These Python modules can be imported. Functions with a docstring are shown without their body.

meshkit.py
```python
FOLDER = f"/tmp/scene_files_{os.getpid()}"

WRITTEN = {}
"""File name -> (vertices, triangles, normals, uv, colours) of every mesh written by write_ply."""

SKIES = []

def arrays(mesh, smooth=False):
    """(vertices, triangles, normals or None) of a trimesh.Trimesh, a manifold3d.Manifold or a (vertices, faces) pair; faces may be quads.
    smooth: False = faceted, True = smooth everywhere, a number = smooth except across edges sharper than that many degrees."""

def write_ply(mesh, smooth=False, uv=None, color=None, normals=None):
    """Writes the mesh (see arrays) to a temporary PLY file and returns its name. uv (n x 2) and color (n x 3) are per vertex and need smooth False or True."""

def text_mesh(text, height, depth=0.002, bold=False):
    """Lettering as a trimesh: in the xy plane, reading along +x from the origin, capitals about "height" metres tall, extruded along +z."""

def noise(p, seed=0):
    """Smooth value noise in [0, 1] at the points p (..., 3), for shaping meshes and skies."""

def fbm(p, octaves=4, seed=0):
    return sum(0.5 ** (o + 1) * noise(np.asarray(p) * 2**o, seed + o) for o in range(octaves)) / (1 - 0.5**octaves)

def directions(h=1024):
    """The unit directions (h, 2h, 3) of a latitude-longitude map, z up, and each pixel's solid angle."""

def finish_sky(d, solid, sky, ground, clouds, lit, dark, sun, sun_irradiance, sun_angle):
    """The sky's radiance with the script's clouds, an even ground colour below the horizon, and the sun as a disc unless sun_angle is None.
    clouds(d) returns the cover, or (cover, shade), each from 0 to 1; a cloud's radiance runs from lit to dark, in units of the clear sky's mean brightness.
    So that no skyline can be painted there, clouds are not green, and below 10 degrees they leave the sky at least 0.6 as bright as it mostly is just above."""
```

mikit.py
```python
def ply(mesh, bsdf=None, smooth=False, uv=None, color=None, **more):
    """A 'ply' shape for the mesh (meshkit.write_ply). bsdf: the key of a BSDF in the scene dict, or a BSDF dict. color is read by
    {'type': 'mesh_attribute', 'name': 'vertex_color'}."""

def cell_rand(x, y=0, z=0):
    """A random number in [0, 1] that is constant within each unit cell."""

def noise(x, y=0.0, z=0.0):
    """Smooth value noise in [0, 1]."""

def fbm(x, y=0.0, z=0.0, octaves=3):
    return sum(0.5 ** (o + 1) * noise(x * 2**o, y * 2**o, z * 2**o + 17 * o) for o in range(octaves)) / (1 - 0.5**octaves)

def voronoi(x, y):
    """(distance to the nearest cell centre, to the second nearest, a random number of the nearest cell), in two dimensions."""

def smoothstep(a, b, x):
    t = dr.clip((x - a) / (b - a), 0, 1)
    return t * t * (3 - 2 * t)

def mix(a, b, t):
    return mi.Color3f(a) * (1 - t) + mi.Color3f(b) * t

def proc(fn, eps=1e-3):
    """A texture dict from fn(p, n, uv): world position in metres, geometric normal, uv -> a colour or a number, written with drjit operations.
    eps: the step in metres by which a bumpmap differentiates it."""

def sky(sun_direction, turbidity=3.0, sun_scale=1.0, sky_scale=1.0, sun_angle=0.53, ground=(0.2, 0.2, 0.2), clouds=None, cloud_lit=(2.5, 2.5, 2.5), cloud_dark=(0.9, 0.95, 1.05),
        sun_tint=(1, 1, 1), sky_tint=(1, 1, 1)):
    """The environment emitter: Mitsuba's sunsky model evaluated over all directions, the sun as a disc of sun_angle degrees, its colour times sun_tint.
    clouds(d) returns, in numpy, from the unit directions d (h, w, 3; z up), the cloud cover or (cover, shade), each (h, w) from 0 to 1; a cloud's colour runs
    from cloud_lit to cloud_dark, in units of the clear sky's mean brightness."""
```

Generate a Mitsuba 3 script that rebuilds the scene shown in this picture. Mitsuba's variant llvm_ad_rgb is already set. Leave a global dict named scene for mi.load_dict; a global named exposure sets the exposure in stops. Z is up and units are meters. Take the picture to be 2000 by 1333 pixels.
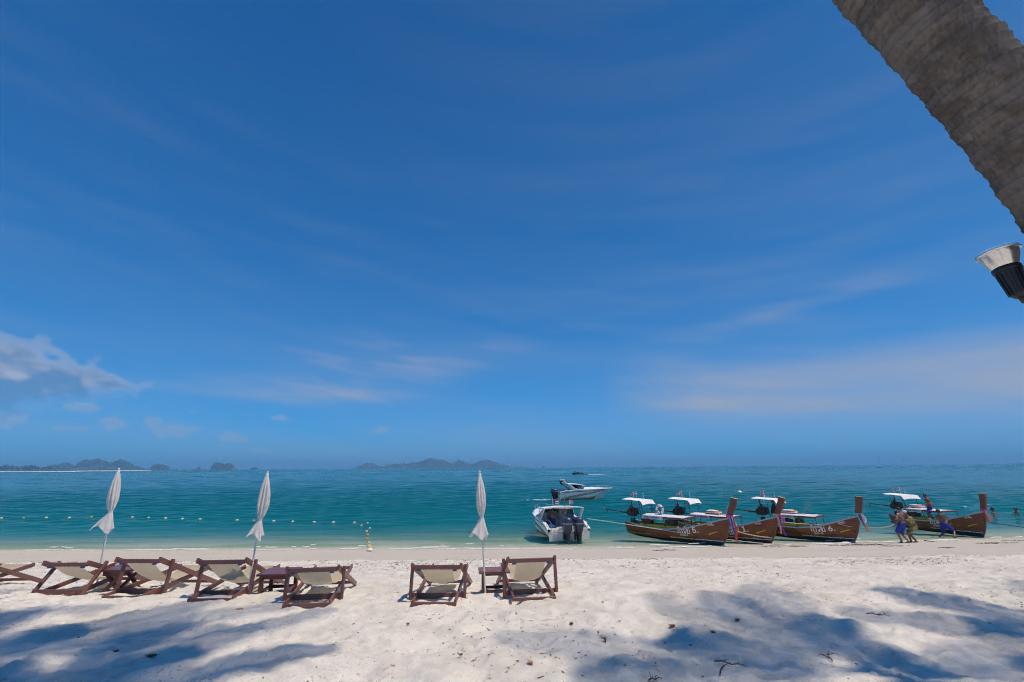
import math
import numpy as np, trimesh, manifold3d as m3, shapely.geometry as sg, shapely.ops as so
import drjit as dr, mitsuba as mi, mikit, meshkit
from mikit import proc, noise, fbm, voronoi, cell_rand, smoothstep, mix

T = mi.ScalarTransform4f
scene, labels = {}, {}

# ---------------------------------------------------------------- camera, sky, exposure
EYE, PITCH, ROLL = 3.65, math.radians(15.55), 0.007
scene['camera'] = {
    'type': 'perspective', 'fov': 2 * math.degrees(math.atan(1000 / 889)), 'fov_axis': 'x', 'near_clip': 0.05, 'far_clip': 90000.0,
    'to_world': T().look_at(origin=[0, 0, EYE], target=[0, math.cos(PITCH), EYE + math.sin(PITCH)],
                            up=[math.sin(ROLL), -math.sin(PITCH), math.cos(PITCH)]),
    'medium': {'type': 'ref', 'id': 'haze_air'}}
exposure = 1.25
SUN = (0.37, -0.09, 1.0)


def bump_(x, c, w):
    return np.exp(-((x - c) / w) ** 2)


def clouds(d):
    """Wispy high cloud in streaks, and a bank of cumulus low in the north-west that goes on round the horizon."""
    az = np.degrees(np.arctan2(d[..., 0], d[..., 1]))
    el = np.degrees(np.arcsin(np.clip(d[..., 2], -1, 1)))

    def f(sx, sy, seed, octaves=5, tilt=0.0):
        return meshkit.fbm(np.stack([d[..., 0] * 57 / sx + el * tilt, d[..., 1] * 57 / sx, (el + az * 0.08) / sy], -1), octaves, seed)

    s = np.clip((f(9, 1.7, 3) - 0.42) * 3.0, 0, 1)
    broad = np.clip((f(22, 6, 8) - 0.35) * 2.2, 0, 1)
    soft = np.clip((f(30, 3.5, 12, 4) - 0.3) * 2, 0, 1)
    cirrus = 0.15 * broad * s * np.clip((45 - el) / 25, 0, 1) + 0.10 * soft * np.clip((24 - el) / 14, 0, 1)
    cirrus += 0.85 * bump_(az, -14, 12) * bump_(el - 0.10 * (az + 15), 12.2, 2.4) * (0.15 + 1.2 * s * soft)
    cirrus += 0.75 * bump_(az, -23, 9) * bump_(el, 8.6, 1.1) * (0.3 + s)
    cirrus += 0.92 * np.clip((az - 11) / 12, 0, 1) * np.clip((75 - az) / 12, 0, 1) * bump_(el + 0.03 * (az - 20), 8.3, 2.9) * (0.50 + 0.5 * soft + 0.25 * s)
    cirrus += 0.26 * bump_(az, 36, 14) * bump_(el - 0.15 * (az - 36), 17.0, 1.1) * (0.2 + s)
    cirrus += 0.10 * np.clip((az + 30) / 60, 0, 1) * (el < 60) * soft
    cirrus += 0.20 * np.clip((10 - el) / 10, 0, 1) * (0.5 + 0.7 * soft)
    # cumulus bank
    lump = 0.55 * (f(2.1, 1.5, 21, 5) - 0.5) + 0.45 * (0.62 - np.abs(2 * f(2.6, 2.0, 23, 4) - 1) * 1.9)
    big = f(7, 3, 25, 4) - 0.5
    top = np.interp(az, [-180, -120, -90, -70, -56, -50, -47, -44, -40.3, -38.6, -37], [4, 6, 8, 8, 10.6, 11.3, 10.9, 10.1, 8.9, 8.2, 3])
    depth = (top - el) + 4.6 * lump + 2.2 * big - 0.5
    floor_ = np.clip((el - np.interp(az, [-60, -48, -42, -38], [3.2, 4.6, 6.9, 7.9]) + 3 * lump) / 1.6, 0, 1)
    cum = np.clip(depth / 2.0, 0, 1) * floor_ * (el < 14) * (az < -36) * np.clip((az + 175) / 20, 0, 1)
    shade = np.clip((depth - 0.9) / 3.2 + 0.9 * lump, 0, 1)
    small = np.zeros_like(cum)
    for ca, ce, wa, we in ((-47.6, 4.2, 1.0, .6), (-40.4, 4.05, 1.5, .6), (-35.8, 3.75, 2.3, .75), (-38.4, 4.6, 1.2, .5), (-31.0, 3.2, 1.3, .45), (-15.6, 4.6, .8, .45), (-17.4, 3.7, .7, .3),
                           (-28.0, 2.0, 1.5, .25), (-43.5, 5.6, 1.6, .4), (-44.5, 3.6, 2.2, .3), (-27.2, 5.5, .8, .2)):
        small = np.maximum(small, np.clip((bump_(az, ca, wa) * bump_(el, ce, we) - 0.50 + 1.9 * lump) * 1.15, 0, 0.5) * (bump_(az, ca, 2 * wa) * bump_(el, ce, 2.2 * we) > 0.15))
    cover = np.clip(0.8 * cirrus, 0, 0.75) * (1 - cum)
    total = np.maximum(cover + 0.78 * cum * (1 - 0.45 * shade), 0.75 * small)
    sh = np.where(cum > 0.02, shade * np.clip(cum * 1.5, 0, 1), 0.35)
    return total, sh


scene['daylight'] = mikit.sky(SUN, turbidity=2.0, sky_tint=(0.22, 0.85, 1.28), clouds=clouds, cloud_lit=(2.7, 2.6, 2.75), cloud_dark=(0.85, 1.05, 1.45))
scene['haze_air'] = {'type': 'homogeneous', 'albedo': {'type': 'rgb', 'value': [0.28, 0.62, 0.97]}, 'sigma_t': 0.75e-4}
scene['water_body'] = {'type': 'homogeneous', 'albedo': {'type': 'rgb', 'value': [0.005, 0.31, 0.39]}, 'sigma_t': 0.21}

# ---------------------------------------------------------------- helpers


def rgb(*c):
    return {'type': 'rgb', 'value': list(c)}


def mat(key, base, rough=0.6, two=True, **more):
    b = {'type': 'principled', 'base_color': base if isinstance(base, dict) else rgb(*base), 'roughness': rough, **more}
    scene[key] = {'type': 'twosided', 'bsdf': b} if two else b
    return key


def number(key):
    if key not in scene and key not in labels and not any(k.startswith(key + '__') for k in scene):
        return key
    i = 1
    while f'{key}_{i:03d}' in scene or f'{key}_{i:03d}' in labels or f'{key}_{i:03d}' in OPEN:
        i += 1
    return f'{key}_{i:03d}'


OPEN = {}


def thing(name, label, cat, at=(0, 0, 0), yaw=0.0, group=None, m=None):
    """A thing: the key that its parts' keys start with. yaw in degrees, counter-clockwise; m: a full matrix instead."""
    k = name
    i = 0
    while k in OPEN or k in scene:
        i += 1
        k = f'{name}_{i:03d}'
    if m is None:
        m = trimesh.transformations.translation_matrix(at) @ trimesh.transformations.rotation_matrix(math.radians(yaw), [0, 0, 1])
    OPEN[k] = m
    labels[k] = {'label': label, 'category': cat}
    if group:
        labels[k]['group'] = group
    return k


_COUNT = {}


def part(parent, name, mesh, material, smooth=False, label=None, kind=None, **more):
    base = f'{parent}__{name}'
    n = _COUNT.get(base, 0)
    _COUNT[base] = n + 1
    k = base if n == 0 else f'{base}_{n:03d}'
    root = parent.split('__')[0]
    d = mikit.ply(mesh, material, smooth=smooth, **more) if not isinstance(mesh, dict) else dict(mesh)
    d['to_world'] = T(OPEN[root])
    scene[k] = d
    if label or kind:
        labels[k] = {}
        if label:
            labels[k]['label'] = label
        if kind:
            labels[k]['kind'] = kind
    return k


def single(name, label, cat, mesh, material, smooth=False, group=None, at=(0, 0, 0), yaw=0.0, m=None, **more):
    k = thing(name, label, cat, at, yaw, group, m)
    d = mikit.ply(mesh, material, smooth=smooth, **more)
    d['to_world'] = T(OPEN[k])
    scene[k] = d
    return k


def structure(name, mesh, material, smooth=False, label=None, kind='structure', **more):
    OPEN[name] = np.eye(4)
    scene[name] = mikit.ply(mesh, material, smooth=smooth, **more)
    labels[name] = {'kind': kind}
    if label:
        labels[name]['label'] = label
    return name


def cat_(*ms):
    ms = [m for x in ms for m in (x if isinstance(x, (list, tuple)) else [x])]
    return trimesh.util.concatenate(ms)


def frame_of(d, up=(0, 0, 1)):
    d = np.asarray(d, float) / np.linalg.norm(d)
    u = np.asarray(up, float)
    s = np.cross(d, u)
    if np.linalg.norm(s) < 1e-6:
        s = np.cross(d, [0, 1, 0.0])
    s /= np.linalg.norm(s)
    return d, s, np.cross(s, d)


def loft(rings, closed=True, caps=True):
    """Rings (n, k, 3) joined into a mesh; closed: each ring is a loop."""
    R = np.asarray(rings, float)
    n, k = R.shape[:2]
    f = []
    kk = k if closed else k - 1
    i, j = np.meshgrid(np.arange(n - 1), np.arange(kk), indexing='ij')
    a, b, c, d = i * k + j, i * k + (j + 1) % k, (i + 1) * k + (j + 1) % k, (i + 1) * k + j
    f = np.vstack([np.stack([a, b, c], -1).reshape(-1, 3), np.stack([a, c, d], -1).reshape(-1, 3)])
    v = R.reshape(-1, 3)
    if caps and closed:
        v = np.vstack([v, R[0].mean(0), R[-1].mean(0)])
        j = np.arange(k)
        f = np.vstack([f, np.stack([(j + 1) % k, j, j * 0 + n * k], 1), np.stack([(n - 1) * k + j, (n - 1) * k + (j + 1) % k, j * 0 + n * k + 1], 1)])
    return trimesh.Trimesh(v, f, process=False)


def beam(p, q, w, h, up=(0, 0, 1), ch=0.12):
    """A bar from p to q, w wide across and h deep along up, its long edges chamfered."""
    p, q = np.asarray(p, float), np.asarray(q, float)
    d, s, u = frame_of(q - p, up)
    c = ch * min(w, h)
    a, b = w / 2, h / 2
    prof = np.array([[a - c, -b], [a, -b + c], [a, b - c], [a - c, b], [-a + c, b], [-a, b - c], [-a, -b + c], [-a + c, -b]])
    r = lambda o, k: o + prof[:, :1] * k * s + prof[:, 1:] * k * u
    e = d * c * 0.7
    return loft([r(p, 0.86), r(p + e, 1), r(q - e, 1), r(q, 0.86)])


def tube(points, radius, sides=8):
    p = np.asarray(points, float)
    t = np.gradient(p, axis=0)
    t /= np.linalg.norm(t, axis=1, keepdims=True)
    rad = np.broadcast_to(radius, (len(p),))
    a = np.cross(t[0], [0, 0, 1.0])
    if np.linalg.norm(a) < 0.05:
        a = np.cross(t[0], [1.0, 0, 0])
    rings = []
    for i in range(len(p)):
        a = a - t[i] * (a @ t[i])
        a /= np.linalg.norm(a)
        b = np.cross(t[i], a)
        g = np.arange(sides) * 2 * np.pi / sides
        rings.append(p[i] + rad[i] * (np.cos(g)[:, None] * a + np.sin(g)[:, None] * b))
    return loft(rings)


def lathe(profile, n=24, axis='z'):
    """profile: (r, z) pairs, from bottom to top."""
    g = np.arange(n) * 2 * np.pi / n
    return loft([np.stack([r * np.cos(g), r * np.sin(g), np.full(n, z)], 1) for r, z in profile])


def prism(poly, h):
    return trimesh.creation.extrude_polygon(poly, h, engine='earcut')


def ball(c, r, sub=2):
    m = trimesh.creation.icosphere(sub)
    m.vertices = m.vertices * np.broadcast_to(r, (3,)) + np.asarray(c)
    return m


def box(c, s, ch=0.08):
    c, s = np.asarray(c, float), np.asarray(s, float)
    return beam(c - [0, s[1] / 2, 0], c + [0, s[1] / 2, 0], s[0], s[2], ch=ch)


def moved(m, M):
    m = m.copy()
    m.apply_transform(M)
    return m


def hull(pts):
    return trimesh.convex.convex_hull(np.asarray(pts, float))


def smooth_curve(pts, n):
    from scipy.interpolate import CubicSpline
    p = np.asarray(pts, float)
    t = np.r_[0, np.cumsum(np.linalg.norm(np.diff(p, axis=0), axis=1))]
    return CubicSpline(t, p)(np.linspace(0, t[-1], n))


def sag(p, q, drop, n=24):
    t = np.linspace(0, 1, n)[:, None]
    return np.asarray(p) * (1 - t) + np.asarray(q) * t - np.array([0, 0, 1.0]) * 4 * drop * t * (1 - t)


def triangles(v, f):
    return trimesh.Trimesh(np.asarray(v, float), np.asarray(f), process=False)

# ---------------------------------------------------------------- the beach and the sea bed: one sheet
YS = [-400, -60, 0, 4, 8, 11, 15.4, 18, 23.2, 27, 33, 40, 60, 110, 250, 40000]
ZS = [6.0, 2.6, 1.78, 1.74, 1.70, 1.38, 0.90, 0.58, 0.0, -0.30, -0.75, -1.30, -2.6, -5.5, -9, -14]


def shore_shift(x):
    return np.interp(x, [-60, -24, -10, 5, 12, 20, 30, 60], [1.5, 0.3, 0.0, -0.25, 0.2, 1.2, 2.6, 6]) * 1.0


def land(x, y):
    x, y = np.asarray(x, float), np.asarray(y, float)
    k = np.clip((y - 13) / 9, 0, 1)
    return np.interp(y - shore_shift(x) * k, YS, ZS)


def lumps(x, y):
    """Trodden dry sand: hollows and ridges, fading out on the smooth wet strip."""
    p = np.stack([x, y, 0 * x], -1)
    a = meshkit.fbm(p * 2.8, 4, 1) - 0.5
    r = 1 - np.abs(2 * meshkit.noise(p * 4.0 + 5 * a[..., None], 5) - 1)
    b = meshkit.noise(p * 6.5, 9) - 0.5
    h = 0.120 * a + 0.046 * (r - 0.5) + 0.028 * b + 0.05 * (meshkit.noise(p * 0.7, 14) - 0.5)
    edge = y - shore_shift(x) * 0.4 - 15.3 + 0.7 * (meshkit.noise(p * 1.3, 31) - 0.5)
    k = np.clip(-edge / 0.5, 0, 1)
    wet = 0.012 * (meshkit.fbm(p * [0.5, 1.2, 1], 3, 40) - 0.5) * np.clip((26 - y) / 3, 0, 1) * np.clip((y - 14) / 2, 0, 1)
    return np.where((y > -2), h * k * np.where(y < 9, 1, np.clip(1 - (y - 9) / 14, 0.5, 1)) + wet + 0.05 * k * np.clip((edge + 2.5) / 2, 0, 1), 0)


def sand_z(x, y):
    return float(land(x, y) + lumps(np.array([float(x)]), np.array([float(y)]))[0])


def sheet(xs, ys, zf):
    X, Y = np.meshgrid(xs, ys)
    n, m = X.shape
    i = (np.arange(n - 1)[:, None] * m + np.arange(m - 1)[None]).ravel()
    f = np.vstack([np.stack([i, i + 1, i + m + 1], 1), np.stack([i, i + m + 1, i + m], 1)])
    return triangles(np.stack([X, Y, zf(X, Y)], -1).reshape(-1, 3), f)


xs = np.r_[-np.geomspace(40000, 31, 26), -np.arange(30, 11.5, -0.14), np.arange(-11.5, 11.5, 0.038), np.arange(11.5, 30, 0.14), np.geomspace(31, 40000, 26)]
ys = np.r_[-np.geomspace(400, 3.2, 14), np.arange(-3, 4, 0.3), np.arange(4.0, 9.0, 0.028), np.arange(9.0, 16.6, 0.05), np.arange(16.6, 32, 0.16), np.geomspace(32.3, 39000, 60)]


def sand_colour(p, n, uv):
    g = fbm(p.x * 1.7, p.y * 1.7, 0, 3)
    fine = noise(p.x * 70, p.y * 70, 0)
    mid = fbm(p.x * 9, p.y * 9, 3, 3)
    dry = mix((0.68, 0.655, 0.61), (0.58, 0.555, 0.51), smoothstep(0.35, 0.75, g * 0.6 + mid * 0.5)) * (0.93 + 0.14 * fine)
    speck = smoothstep(0.80, 0.86, noise(p.x * 45, p.y * 45, 7)) * smoothstep(0.5, 0.62, fbm(p.x * 2.3, p.y * 2.3, 11, 3))
    dry = mix(dry, (0.30, 0.26, 0.21), 0.55 * speck)
    wetc = mix((0.54, 0.505, 0.455), (0.48, 0.445, 0.395), fbm(p.x * 0.6, p.y * 2.2, 5, 3)) * (0.96 + 0.08 * fine)
    edge = 15.25 + 0.9 * (fbm(p.x * 0.9, p.y * 0.9, 23, 3) - 0.5) + dr.maximum(p.x - 10, 0) * 0.035
    c = mix(dry, wetc, smoothstep(-0.18, 0.18, p.y - edge))
    bed = mix((0.42, 0.44, 0.34), (0.27, 0.34, 0.21), smoothstep(0.38, 0.62, fbm(p.x * 0.16, p.y * 0.5, 8, 4)))
    c = mix(c, bed, smoothstep(23.4, 25.0, p.y - dr.maximum(p.x - 12, 0) * 0.12))
    weed = smoothstep(0.50, 0.60, fbm(p.x * 0.05, p.y * 0.09, 2, 4)) * smoothstep(34.0, 40.0, p.y + 6 * (noise(p.x * 0.1, p.y * 0.1, 4) - 0.5))
    return mix(c, (0.10, 0.14, 0.09), 0.75 * weed)


scene['sand_bumped'] = {'type': 'bumpmap', 'scale': 1.0,
                        'arbitrary': proc(lambda p, n, uv: 0.006 * fbm(p.x * 16, p.y * 16, 0, 3) + 0.0022 * noise(p.x * 80, p.y * 80, 1), eps=4e-3),
                        'bsdf': {'type': 'diffuse', 'reflectance': proc(sand_colour)}}
structure('sand', sheet(xs, ys, lambda X, Y: land(X, Y) + lumps(X, Y)), 'sand_bumped', smooth=True)

# ---------------------------------------------------------------- the sea: a rippled sheet over a body of water
dd = [19.0]
while dd[-1] < 38000:
    y_ = dd[-1]
    dd.append(y_ + (0.10 if y_ < 45 else 0.10 + (y_ - 45) * 0.0105))
dd = np.array(dd)
tt = np.r_[-np.geomspace(6, 1.4, 12), np.linspace(-1.33, 1.33, 510), np.geomspace(1.4, 6, 12)]
TT, DD = np.meshgrid(tt, dd)
WX, WY = DD * TT, DD
STEP = np.maximum(np.gradient(dd)[:, None], DD * (tt[100] - tt[99]))


def sea_waves(X, Y, step):
    rng = np.random.default_rng(3)
    z = np.zeros_like(X)
    gust = meshkit.fbm(np.stack([X / 60, Y / 18, 0 * X], -1), 3, 7)
    near = np.clip((Y - 22) / 22, 0.10, 1)
    for k in range(34):
        L = 0.42 * 1.245 ** k
        ang = math.radians(-82) + rng.normal(0, 0.55)
        amp = 0.040 * L / (2 * np.pi) * (1 if L < 5 else (5 / L) ** 0.75)
        amp = (0.065 if L < 2.5 else 0.034) * L / (2 * np.pi) * np.where(L < 4.5 * step + 2.5, 1, np.clip((4.5 * step + 2.5) / L, 0, 1) ** 1.6) * np.clip(8 / step, 0.12, 1)
        fade = np.clip((L / step - 2.2) / 2.0, 0, 1) * np.clip((22 * step + 3.0) / L, 0, 1)
        if fade.max() <= 0:
            continue
        rows = np.where(fade.max(1) > 0)[0]
        r = slice(rows[0], rows[-1] + 1)
        q = (X[r] * math.cos(ang) + Y[r] * math.sin(ang)) / L * 2 * np.pi + rng.uniform(0, 7)
        wob = 5 * meshkit.noise(np.stack([X[r] / L / 3.0, Y[r] / L / 3.0, X[r] * 0 + k], -1))
        s = np.sin(q + wob)
        z[r] += amp[r] * (s + 0.25 * s * s) * fade[r] * near[r] * (0.45 + 1.1 * gust[r])
    return z


SEA_Z = sea_waves(WX, WY, STEP)
_n, _m = WX.shape
_i = (np.arange(_n - 1)[:, None] * _m + np.arange(_m - 1)[None]).ravel()
_f = np.vstack([np.stack([_i, _i + 1, _i + _m + 1], 1), np.stack([_i, _i + _m + 1, _i + _m], 1)])
scene['water_skin'] = {'type': 'thindielectric', 'int_ior': 1.010}
structure('sea', triangles(np.stack([WX, WY, SEA_Z], -1).reshape(-1, 3), _f), 'water_skin', smooth=True,
          interior={'type': 'ref', 'id': 'water_body'}, exterior={'type': 'ref', 'id': 'haze_air'})

# foam where the swash ends
rng = np.random.default_rng(11)
fx = np.arange(-45, 45, 0.05)
fy = 23.15 + shore_shift(fx) + 0.35 * (meshkit.fbm(np.stack([fx * 0.35, 0 * fx, 0 * fx], -1), 4, 3) - 0.5) * 2
foam = []
for row, (off, seed, thr, wmax) in enumerate(((0.0, 1, 0.34, 0.13), (0.35, 2, 0.60, 0.09), (0.8, 4, 0.66, 0.16), (1.5, 6, 0.72, 0.2))):
    w = np.clip((meshkit.fbm(np.stack([fx * 0.8, 0 * fx + seed, 0 * fx], -1), 5, seed) - thr) * 2.2, 0, 1) * wmax
    w = w * (1 + 1.3 * np.exp(-((fx - 17.5) / 3) ** 2) + 1.5 * np.exp(-((fx - 22) / 2.5) ** 2))
    c = fy + off + 0.25 * meshkit.noise(np.stack([fx * 1.7, 0 * fx, 0 * fx + seed], -1), 5)
    for a in np.split(np.arange(len(fx)), np.where(w <= 0.012)[0]):
        a = a[w[a] > 0.012]
        if len(a) < 4:
            continue
        jag = 0.5 + meshkit.noise(np.stack([fx[a] * 9, 0 * fx[a], 0 * fx[a] + seed + 3], -1))
        jag2 = 0.5 + meshkit.noise(np.stack([fx[a] * 7, 0 * fx[a] + 9, 0 * fx[a] + seed], -1))
        lo, hi = c[a] - w[a] * jag, c[a] + w[a] * jag2
        zl = np.maximum(land(fx[a], lo), 0.0) + 0.012
        zh = np.maximum(land(fx[a], hi), 0.0) + 0.012
        zm = np.maximum(zl, zh) + 0.02 + 0.03 * w[a]
        foam.append(loft(np.stack([np.stack([fx[a], lo, zl], 1), np.stack([fx[a], c[a], zm], 1), np.stack([fx[a], hi, zh], 1)], 1), closed=False))
scene['foam_white'] = {'type': 'twosided', 'bsdf': {'type': 'diffuse', 'reflectance': proc(lambda p, n, uv: mix((0.80, 0.82, 0.80), (0.55, 0.58, 0.55), fbm(p.x * 9, p.y * 9, 0, 3)))}}
structure('shore_foam', cat_(foam), 'foam_white', smooth=True, label='white foam of small breaking waves along the water line', kind='stuff')

# ---------------------------------------------------------------- hazy air
scene['clear'] = {'type': 'null'}
scene['haze'] = {'type': 'cube', 'to_world': T().translate([0, 19000, 190]).scale([47000, 20500, 210]), 'bsdf': {'type': 'ref', 'id': 'clear'}, 'interior': {'type': 'ref', 'id': 'haze_air'}}
labels['haze'] = {'kind': 'stuff'}

# ---------------------------------------------------------------- islands on the horizon
mat('island_rock', proc(lambda p, n, uv: mix((0.028, 0.042, 0.030), (0.16, 0.15, 0.135), smoothstep(0.52, 0.68, fbm(p.x * 0.006, p.z * 0.02, p.y * 0.006, 4)) * smoothstep(0.75, 0.45, dr.abs(n.z)))), 0.9)


def ridge(name, y, prof, depth, seed, material='island_rock', rough=0.16):
    """A ridge of hills at distance y: prof = (x, height) pairs along it; the back and front slopes are built too."""
    prof = np.asarray(prof, float)
    n = int(max(60, (prof[-1, 0] - prof[0, 0]) / (depth / 16)))
    n = min(n, 320)
    x = np.linspace(prof[0, 0], prof[-1, 0], n)
    h = np.interp(x, prof[:, 0], prof[:, 1])
    g = np.linspace(-1, 1, 29)
    X, G = np.meshgrid(x, g)
    fall = (1 - np.abs(G) ** 2.2)
    q = np.stack([X / depth * 5, G * 2.2, 0 * X], -1)
    H = 1.18 * h[None] * fall * (1 - rough + 2 * rough * (meshkit.fbm(q, 5, seed) - 0.25)) - 2
    return structure(name, loft(np.stack([X, y + G * depth / 2, H], -1), closed=False), material, smooth=35)


def px_prof(y, pts, base=917.0):
    """(x at distance y, height) from bearings read off a chart in thousandths (tan of the bearing) and height angle in thousandths."""
    return [(y * b / 1000.0, y * a / 1000.0) for b, a in pts]

ridge('karst_island', 9000, px_prof(9000, [(-994.6, 0), (-987.6, 6.3), (-971.9, 11.6), (-961, 11.5), (-953.6, 16.2), (-946, 15.5), (-934, 10.0), (-924, 9.5), (-917.4, 18.5), (-904.8, 21.8), (-874.3, 21.8), (-858.9, 14.5), (-851.5, 16.0), (-834.8, 20.8), (-821, 17.4), (-806.1, 10), (-792.1, 6), (-778.5, 3.1), (-769.2, 0)]), 320, 5, rough=0.16)
labels['karst_island']['label'] = 'long grey blue island of rounded cliffs, largest on the left horizon'
ridge('karst_islet', 9300, px_prof(9300, [(-768.1, 0), (-764.8, 5.2), (-762.8, 11), (-743.3, 11), (-732.9, 8.2), (-728, 0)]), 180, 9, rough=0.1)
labels['karst_islet']['label'] = 'flat topped rock islet just right of the largest left island'
ridge('karst_islet_001', 9300, px_prof(9300, [(-673.8, 0), (-668.4, 6), (-666.4, 7.1), (-661.2, 2.1), (-656.4, 0)]), 120, 12, rough=0.1)
labels['karst_islet_001']['label'] = 'tiny pointed rock islet between the two flat topped ones'
ridge('karst_islet_002', 9300, px_prof(9300, [(-635.8, 0), (-634.5, 11), (-631.8, 14.2), (-624, 13.2), (-610.6, 11.2), (-599.9, 12.2), (-591.6, 8), (-588.2, 0)]), 200, 15, rough=0.1)
labels['karst_islet_002']['label'] = 'tall block shaped rock islet with sheer sides'
ridge('karst_islet_003', 9300, px_prof(9300, [(-554.6, 0), (-553, 4.2), (-544.5, 5), (-539.4, 0)]), 120, 19, rough=0.1)
labels['karst_islet_003']['label'] = 'smallest round rock islet right of the block shaped one'
ridge('mountain_island', 13500, px_prof(13500, [(-337.8, 0), (-324, 3.1), (-314.8, 10), (-301.9, 11), (-286.3, 5.3), (-271, 4.2), (-260.4, 8), (-219.2, 10.1), (-199.7, 11), (-184.7, 15.7), (-173.9, 18.8), (-154.2, 15.9), (-130.1, 9.5), (-115, 14.8), (-99.7, 11), (-86.6, 7.8), (-67.1, 13.5), (-54, 16), (-39.9, 11.2), (-18.1, 5.2), (-1.9, 2.1), (30.7, 1), (41.5, 0)]), 1100, 23, rough=0.12)
labels['mountain_island']['label'] = 'long blue mountain island with three peaks on the middle horizon'
ridge('far_islet', 14500, px_prof(14500, [(58.8, 0), (61, 2.6), (66.5, 2.7), (69.6, 0)]), 200, 27, rough=0.05)
labels['far_islet']['label'] = 'faint small islet right of the mountain island'
ridge('low_point', 9000, px_prof(9000, [(1054.7, 0), (1062.8, 1.4), (1082.6, 2.2), (1126.2, 2.8), (1191.3, 3), (1300, 3)]), 400, 31, rough=0.1)
labels['low_point']['label'] = 'low dark strip of land on the far right horizon'
ridge('low_coast', 6500, px_prof(6500, [(-1250, 5.5), (-1153.6, 6.2), (-1088.1, 5.2), (-1044.6, 5.6), (-990.3, 5.2), (-978.6, 3.4), (-761.1, 2.2), (-576.4, 0.9), (-567.6, 0)]), 300, 35, rough=0.35)
labels['low_coast']['label'] = 'low wooded strip of land left of the largest island'
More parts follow.
